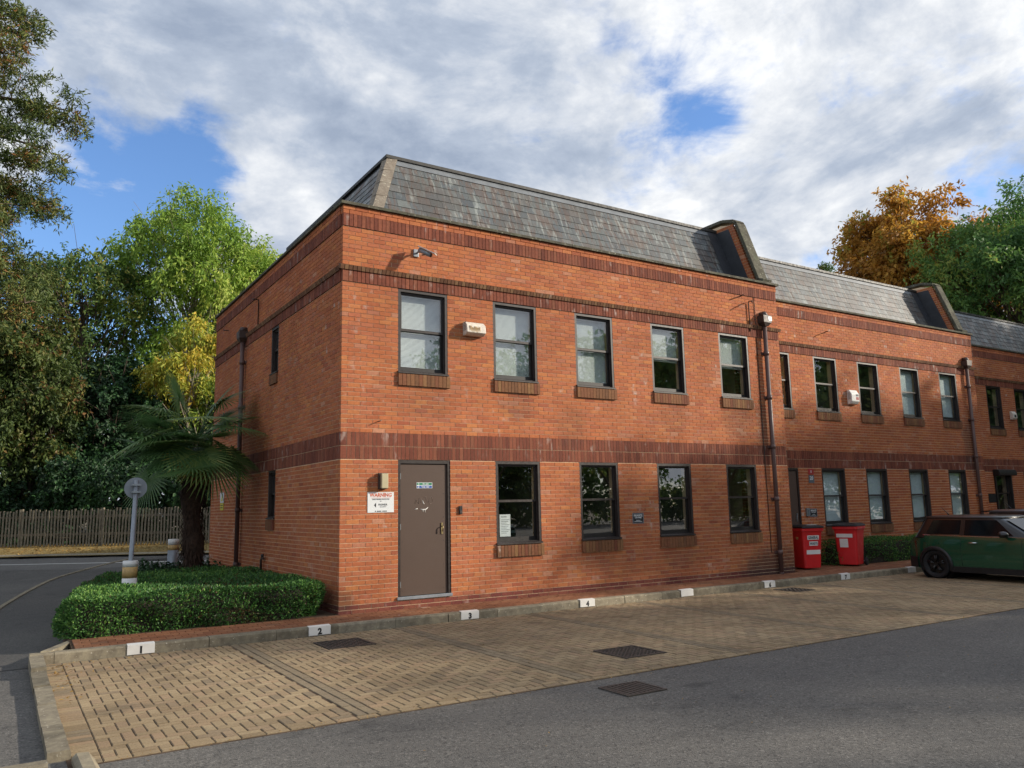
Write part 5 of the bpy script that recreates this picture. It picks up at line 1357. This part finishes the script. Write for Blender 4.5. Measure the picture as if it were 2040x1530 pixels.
# right: behind the offices
GR = 'trees behind the office row'
tree('chestnut_tree', 'orange autumn tree behind the slate roofs', (47.0, 17.0, -.3), 23, (-.3, 0, 17.3), (4.9, 4.0, 5.6), 78, 1.1, 'leaf_orange', 24, 22, .8, .34, .16, .45, 21, GR, .35)
tree('green_tree', 'feathery green tree in front of the orange tree', (46.2, 10.6, -.3), 21, (0, 0, 13.6), (6.0, 5.0, 6.6), 120, 1.2, 'leaf_green', 26, 22, .85, .30, .11, .5, 22, GR, .35, 'bark')
tree('green_tree', 'green tree with a few orange leaves behind the third roof', (54.0, 14.0, -.3), 21, (0, 0, 15.2), (5.0, 4.4, 6.0), 70, 1.3, 'leaf_orange', 22, 20, .85, .32, .13, .45, 23, GR, .35)
t = empty('far_pine', (55.0, 29.8, -.3), 0, 'small dark conifer tip showing above the second roof', 'tree')
r_ = np.random.default_rng(44); MB().tube([(0, 0, 0), (0, 0, 20), (0, 0, 22.0)], [.35, .12, .03], 8).build('trunk', 'bark', t)
cl = np.array([(.35*s*math.cos(a), .35*s*math.sin(a), 21.9-.6*s) for s in range(0, 9) for a in np.linspace(0, 6.28, 3+s)[:-1]])
link('crown', leaf_mesh('crown', *spray(r_, cl, np.tile([[.45, .45, .3]], (len(cl), 1)), 12, 16, .4, .22, .10, .1)), 'leaf_dark', t)

# trees round the car park behind the camera: they shade the lower walls and show in the windows
GS = 'trees across the car park'
a1 = tree('car_park_tree', 'leafy tree across the car park facing the offices', (25.5, -11.5, -.3), 13, (0, 0, 7.6), (3.8, 4.6, 3.9), 36, 1.0, 'leaf_green', 14, 12, .9, .34, .18, .35, 51, GS, .28)
for x, y, s_, rz in ((27.5, -17.5, 1.14, 1.2), (26.0, -23.5, 1.1, 2.5), (31.0, -30.0, 1.15, 4.0), (22.0, -33.0, 1.25, 3.1), (14.5, -36.0, 1.05, 2.0), (6.5, -40.0, .62, .4), (-1.5, -41.0, .55, 2.2), (-8.0, -40.0, .6, 1.0), (1.8, -38.0, .5, 3.3)):
    c = copy_tree(a1); c.location = (x, y, -.3); c.scale = (s_, s_, s_); c.rotation_euler = (0, 0, rz)

a2 = tree('car_park_tree', 'dense tall tree at the far end of the car park', (39.5, -6.0, -.3), 15, (0, 0, 8.4), (4.2, 4.6, 6.6), 95, 1.25, 'leaf_green', 20, 18, .9, .36, .22, .35, 52, GS, .32)
for x, y, s_, rz in ((35.5, -10.5, .86, 1.9), (45.0, -3.5, 1.05, 4.0), (41.0, -14.0, .9, .7)):
    c = copy_tree(a2); c.location = (x, y, -.3); c.scale = (s_, s_, s_); c.rotation_euler = (0, 0, rz)
r_ = np.random.default_rng(55); cl = np.vstack([np.c_[r_.uniform(-45, 60, 240), r_.uniform(-50, -45, 240), r_.uniform(.2, 5.6, 240)], np.c_[r_.uniform(56, 60, 120), r_.uniform(-48, -8, 120), r_.uniform(.2, 6.0, 120)]])
us = link('boundary_shrubs', leaf_mesh('boundary_shrubs', *spray(r_, cl, np.tile([[1.6, 1.6, 1.1]], (360, 1)), 16, 14, .8, .42, .3, .3)), 'leaf_dark')
tag(us, 'dark shrubs along the far boundary across the car park', 'shrubs', kind='stuff')

for x, y, s_, rz in ((12.5, 18.0, .78, .3), (8.5, 21.5, .72, 1.5), (16.5, 15.8, .85, 2.8)):  # unseen trees added behind the offices to throw shade on the lower wood
    c = copy_tree(a1); c.location = (x, y, -.3); c.scale = (s_, s_, s_); c.rotation_euler = (0, 0, rz); c['label'] = 'unseen leafy tree added behind the office row to shade the wood'; c['group'] = 'unseen trees added behind the offices for shade'

# hedges
def hedge(poly, z0, z1, label, seed, dens, name='hedge', rnd=.10):
    r_ = np.random.default_rng(seed); P = np.array(poly, float); n = len(P); cen = P.mean(0)
    t = empty(name, (cen[0], cen[1], z0), 0, label, 'hedge', 'clipped hedges'); loc = P-cen; H = z1-z0
    ins = lambda k: loc*(1-k/np.linalg.norm(loc, axis=1, keepdims=True))
    m = MB(); r3 = [[(*p, z) for p in ins(k)] for k, z in ((.15, 0), (.15, H-rnd-.12), (.15+rnd, H-.11))]; m.rings(r3, False); m.build('twiggy_core', 'twig_dark', t)
    pos = []; nr = []
    seg = np.roll(loc, -1, 0)-loc; sl_ = np.linalg.norm(seg, axis=1)
    for i in range(n):
        k = int(sl_[i]*(H+.05)*dens); s_ = r_.uniform(0, 1, (k, 1)); z = r_.uniform(.0, H, (k, 1))
        nv = np.array([seg[i][1], -seg[i][0]])/sl_[i]; p2 = loc[i]+seg[i]*s_
        rd = np.clip((z-(H-rnd))/rnd, 0, 1); inn = rnd*(1-np.sqrt(np.maximum(0, 1-rd**2)))
        bmp = .05*np.sin(p2[:, :1]*3.1+z*7)+.035*np.sin(p2[:, 1:]*4.3+z*5+1)+.03*np.sin(p2[:, :1]*7.7+p2[:, 1:]*6.1)
        p2 = p2-nv*(inn-bmp+r_.uniform(-.02, .05, (k, 1))); pos.append(np.c_[p2, z]); nr.append(np.tile(np.r_[nv, .25], (k, 1)))
    # top
    mn, mx = loc.min(0), loc.max(0); k = int((mx[0]-mn[0])*(mx[1]-mn[1])*dens); q = r_.uniform(mn, mx, (k, 2)); L_ = ins(rnd*.6)
    inside = np.zeros(k, bool); j = n-1
    for i in range(n):
        cnd = ((L_[i, 1] > q[:, 1]) != (L_[j, 1] > q[:, 1])) & (q[:, 0] < (L_[j, 0]-L_[i, 0])*(q[:, 1]-L_[i, 1])/(L_[j, 1]-L_[i, 1]+1e-9)+L_[i, 0]); inside ^= cnd; j = i
    q = q[inside]; zt = H-.02+.03*np.sin(q[:, 0]*2.7+q[:, 1]*1.9)+.02*np.sin(q[:, 1]*5.1)+r_.uniform(-.05, .03, len(q))
    pos.append(np.c_[q, zt]); nr.append(np.tile([0, 0, 1.0], (len(q), 1)))
    pos = np.vstack(pos); nr = np.vstack(nr); N = len(pos)
    d = unit(r_.normal(size=(N, 3))*.8+nr*.9+np.array([0, 0, .3])); nv = unit(nr*.6+r_.normal(size=(N, 3))*.7)
    val = np.clip(.5+.22*np.sin(pos[:, 0]*1.7+1)*np.sin(pos[:, 1]*1.3)+r_.normal(size=N)*.24, 0, 1)
    bare = (.5+.5*np.sin(pos[:, 0]*1.15+.4))*(.5+.5*np.sin(pos[:, 2]*5+pos[:, 0]*2.3)) > .80
    val = np.where(bare & (nr[:, 2] < .5) & (r_.random(N) < .55), r_.uniform(0, .06, N), val); keep = ~(bare & (nr[:, 2] < .5) & (r_.random(N) < .12))
    pos, d, nv, val = pos[keep], d[keep], nv[keep], val[keep]; N = len(pos)
    o = link('foliage', leaf_mesh('foliage', pos, d, nv, r_.uniform(.024, .06, N), r_.uniform(.016, .03, N), val), 'leaf_hedge', t); o['kind'] = 'stuff'
    return t
hedge([(-3.70, .02), (-.55, .02), (-.32, .14), (-.24, .4), (-.24, 3.4), (-.5, 4.6), (-1.9, 5.2), (-2.85, 4.9), (-3.35, 3.2), (-3.66, 1.4), (-3.82, .3)], -.16, .38, 'low clipped green hedge with rounded corners beside the brick corner', 61, 3400)
hedge([(13.1, .30), (13.1, .85), (21.2, .85), (21.2, .30)][::-1], -.14, .46, 'low clipped hedge behind the red bins and the green car', 62, 1500, rnd=.07)
# ivy and grasses behind the hedge
r_ = np.random.default_rng(63); cl = np.c_[r_.uniform(-1.9, -.15, 60), r_.uniform(4.6, 8.6, 60), r_.uniform(0, .25, 60)]
iv = link('ivy', leaf_mesh('ivy', *spray(r_, cl, np.tile([[.3, .3, .15]], (60, 1)), 12, 14, .25, .08, .06, .2)), 'leaf_ivy'); tag(iv, 'dark ivy ground cover at the foot of the palm', 'ivy', kind='stuff')
def tuft(x, y, n, L_, label, seed):
    r_ = np.random.default_rng(seed); t = empty('grass_clump', (x, y, float(gz(x, y))), 0, label, 'plant'); V = []; F = []
    for k in range(n):
        an = r_.uniform(0, 2*math.pi); el = r_.uniform(.5, 1.45); l = L_*r_.uniform(.6, 1.1); d = np.array([math.cos(an)*math.cos(el), math.sin(an)*math.cos(el), math.sin(el)]); s = np.array([-math.sin(an), math.cos(an), 0])*.012
        b = len(V)
        for q in (0, .4, .75, 1.0):
            p = d*l*q-np.array([0, 0, .45*l*q*q]); w = s*(1-q*.9); V += [p-w, p+w]
        F += [(b+2*i, b+2*i+1, b+2*i+3, b+2*i+2) for i in range(3)]
    link('blades', fast_mesh('blades', np.array(V), np.array(F), np.repeat(r_.uniform(0, 1, n), 3)), 'leaf_palm', t)
tuft(-2.5, 6.3, 120, 1.0, 'spiky grass clump behind the hedge near the sign post', 64)
tuft(-1.7, 7.2, 90, .8, 'smaller grass clump between the sign post and the palm', 65)

# fan palm
def palm():
    r_ = np.random.default_rng(71); bx, by = -1.2, 5.4; t = empty('fan_palm', (bx, by, -.2), 0, 'fan palm with shaggy brown trunk between hedge and side wall', 'palm tree')
    H = 3.05; m = MB(); K = 14
    m.tube([(.05*math.sin(k*.6), .04*math.cos(k*.5), H*k/(K-1)) for k in range(K)], [.19+.03*math.sin(k*1.7)+.05*(k > 8) for k in range(K)], 12); m.build('trunk', 'palm_fibre', t)
    # old leaf bases and fibre
    f = MB()
    for k in range(900):
        z = r_.uniform(.2, H+.1); an = r_.uniform(0, 6.28); d = np.array([math.cos(an), math.sin(an), 0]); R0 = .20+.05*(z > 1.9); l = r_.uniform(.12, .34); s = np.array([-d[1], d[0], 0])*r_.uniform(.008, .03)
        a = d*R0*.92+np.array([0, 0, z]); up_ = r_.choice([-1, 1], p=[.65, .35]); e = a+d*l*r_.uniform(.2, .6)+np.array([0, 0, up_*l*.8]); f.add([a-s, a+s, e+s*.3, e-s*.3], [(0, 1, 2, 3)])
    f.build('trunk_fibres', 'palm_fibre', t)
    # fronds: (azimuth, elevation of the stalk, fan droop)
    fr_ = []
    for k in range(13):
        fr_.append((r_.uniform(0, 360), r_.uniform(-30, 72), None))
    fr_ += [(-48, 8, 0), (-62, -12, 0), (-30, 30, 0), (-80, 5, 0), (200, 10, 0), (215, -15, 0), (185, 30, 0), (240, 0, 0), (170, 45, 0), (225, 35, 0), (195, -28, 0), (232, -22, 0), (250, 18, 0), (210, 22, 0), (262, -18, 0), (-75, -30, 0), (-55, 25, 0), (-95, 40, 0)]
    fr_ += [(k*47, -72+7*(k % 3), 'dead') for k in range(8)]
    for az, el, dead in fr_:
        a = math.radians(az); e = math.radians(el); d = np.array([math.cos(a)*math.cos(e), math.sin(a)*math.cos(e), math.sin(e)]); c0_ = np.array([0, 0, H+r_.uniform(-.15, .25)])
        pl = r_.uniform(.75, 1.15) if dead != 'dead' else .35
        # keep clear of the wall
        reach = bx+d[0]*(pl+.75)
        if reach > -.12: pl = max(.2, pl-(reach+.12)/max(d[0], .2))
        if bx+d[0]*(pl+.65) > -.05: continue
        p1 = c0_+d*pl-np.array([0, 0, .08*pl]); m = MB(); m.tube([c0_+d*.1, (c0_+p1)/2+np.array([0, 0, .05]), p1], [.018, .013, .010], 5, caps=False)
        st = m.mesh('stalk'); 
        s = unit(np.cross(d, (0, 0, 1))); u = np.cross(s, d); be = math.radians(r_.uniform(0, 58)); d = d*math.cos(be)-u*math.sin(be); u = np.cross(s, d); V = []; F = []; vals = []; nl = 36; R = r_.uniform(.80, .98) if dead != 'dead' else .5; tilt = r_.uniform(-.25, .25); base = r_.uniform(.1, .7)
        dr = r_.uniform(.05, .22)
        for i in range(nl):
            th = math.radians(-128+256*i/(nl-1)); dd = math.cos(th)*d+math.sin(th)*(s*math.cos(tilt)+u*math.sin(tilt)); dd = unit(dd+u*.12*math.cos(th)); l = R*(.80+.2*math.cos(th*.7))*r_.uniform(.92, 1.05); pp = np.cross(dd, u); pp = unit(pp)
            b = len(V); n_ = 5
            for q in range(n_):
                x = q/(n_-1); w = (.004+.021*x*(1-x)*2.6)*(1 if x < .98 else .1); P = p1+dd*l*x-np.array([0, 0, dr*l*x**2.4])
                V += [P-pp*w, P+u*.006*(1-x), P+pp*w]
            for q in range(n_-1):
                F += [(b+3*q, b+3*q+1, b+3*q+4, b+3*q+3), (b+3*q+1, b+3*q+2, b+3*q+5, b+3*q+4)]; vals += [np.clip(base+r_.normal()*.12+.15*(q == n_-2), 0, 1)]*2
        fo = link('frond', fast_mesh('frond', np.array(V), np.array(F), np.array(vals)), 'leaf_litter' if dead == 'dead' else 'leaf_palm', t); link('stalk', st, 'leaf_palm', fo)
palm()

# fallen leaves on the paving, tarmac and verge
r_ = np.random.default_rng(81)
def litter(n, f, label, sz):
    P = np.array([f() for _ in range(n)]); d = unit(np.c_[r_.normal(size=(n, 2)), r_.normal(size=n)*.15]); nv = unit(np.c_[r_.normal(size=(n, 2))*.25, np.ones(n)])
    o = link('fallen_leaves', leaf_mesh('fallen_leaves', P, d, nv, r_.uniform(.6, 1.2, n)*sz, r_.uniform(.3, .6, n)*sz, r_.uniform(0, 1, n)), 'leaf_litter'); tag(o, label, 'fallen leaves', kind='stuff')
def on_park():
    x, y = r_.uniform(-4, 16), -6+5.2*r_.uniform(0, 1)**.4
    return (x, min(y, -.82), -.292)
def on_verge():
    q, t_ = r_.uniform(27.5, 30.5), r_.uniform(-20, 3); x, y = CAM[0]+NQ[0]*q+DQ[0]*t_, CAM[1]+NQ[1]*q+DQ[1]*t_; return (x, y, float(gz(x, y))+.05)
litter(260, on_park, 'small dry leaves scattered over the paved bays', .035)
litter(4200, on_verge, 'brown fallen leaves covering the verge below the fence', .10)
litter(60, lambda: (r_.uniform(-4.05, -3.8), r_.uniform(-3.4, -.9), -.285), 'yellow leaf litter caught in the corner of the end kerb', .05)
litter(150, lambda: (r_.uniform(-4, 12), r_.uniform(-11, -5.8), -.303), 'tiny leaf crumbs on the tarmac', .022)
litter(420, lambda: (r_.uniform(-3.9, 14), -5.62+r_.normal()*.06, -.298), 'grit and leaf crumbs along the edge between paving and tarmac', .022)
litter(380, lambda: (r_.uniform(-3.9, 20), -.835-abs(r_.normal())*.05, -.295), 'leaf crumbs gathered along the foot of the kerb', .026)
flush_text()
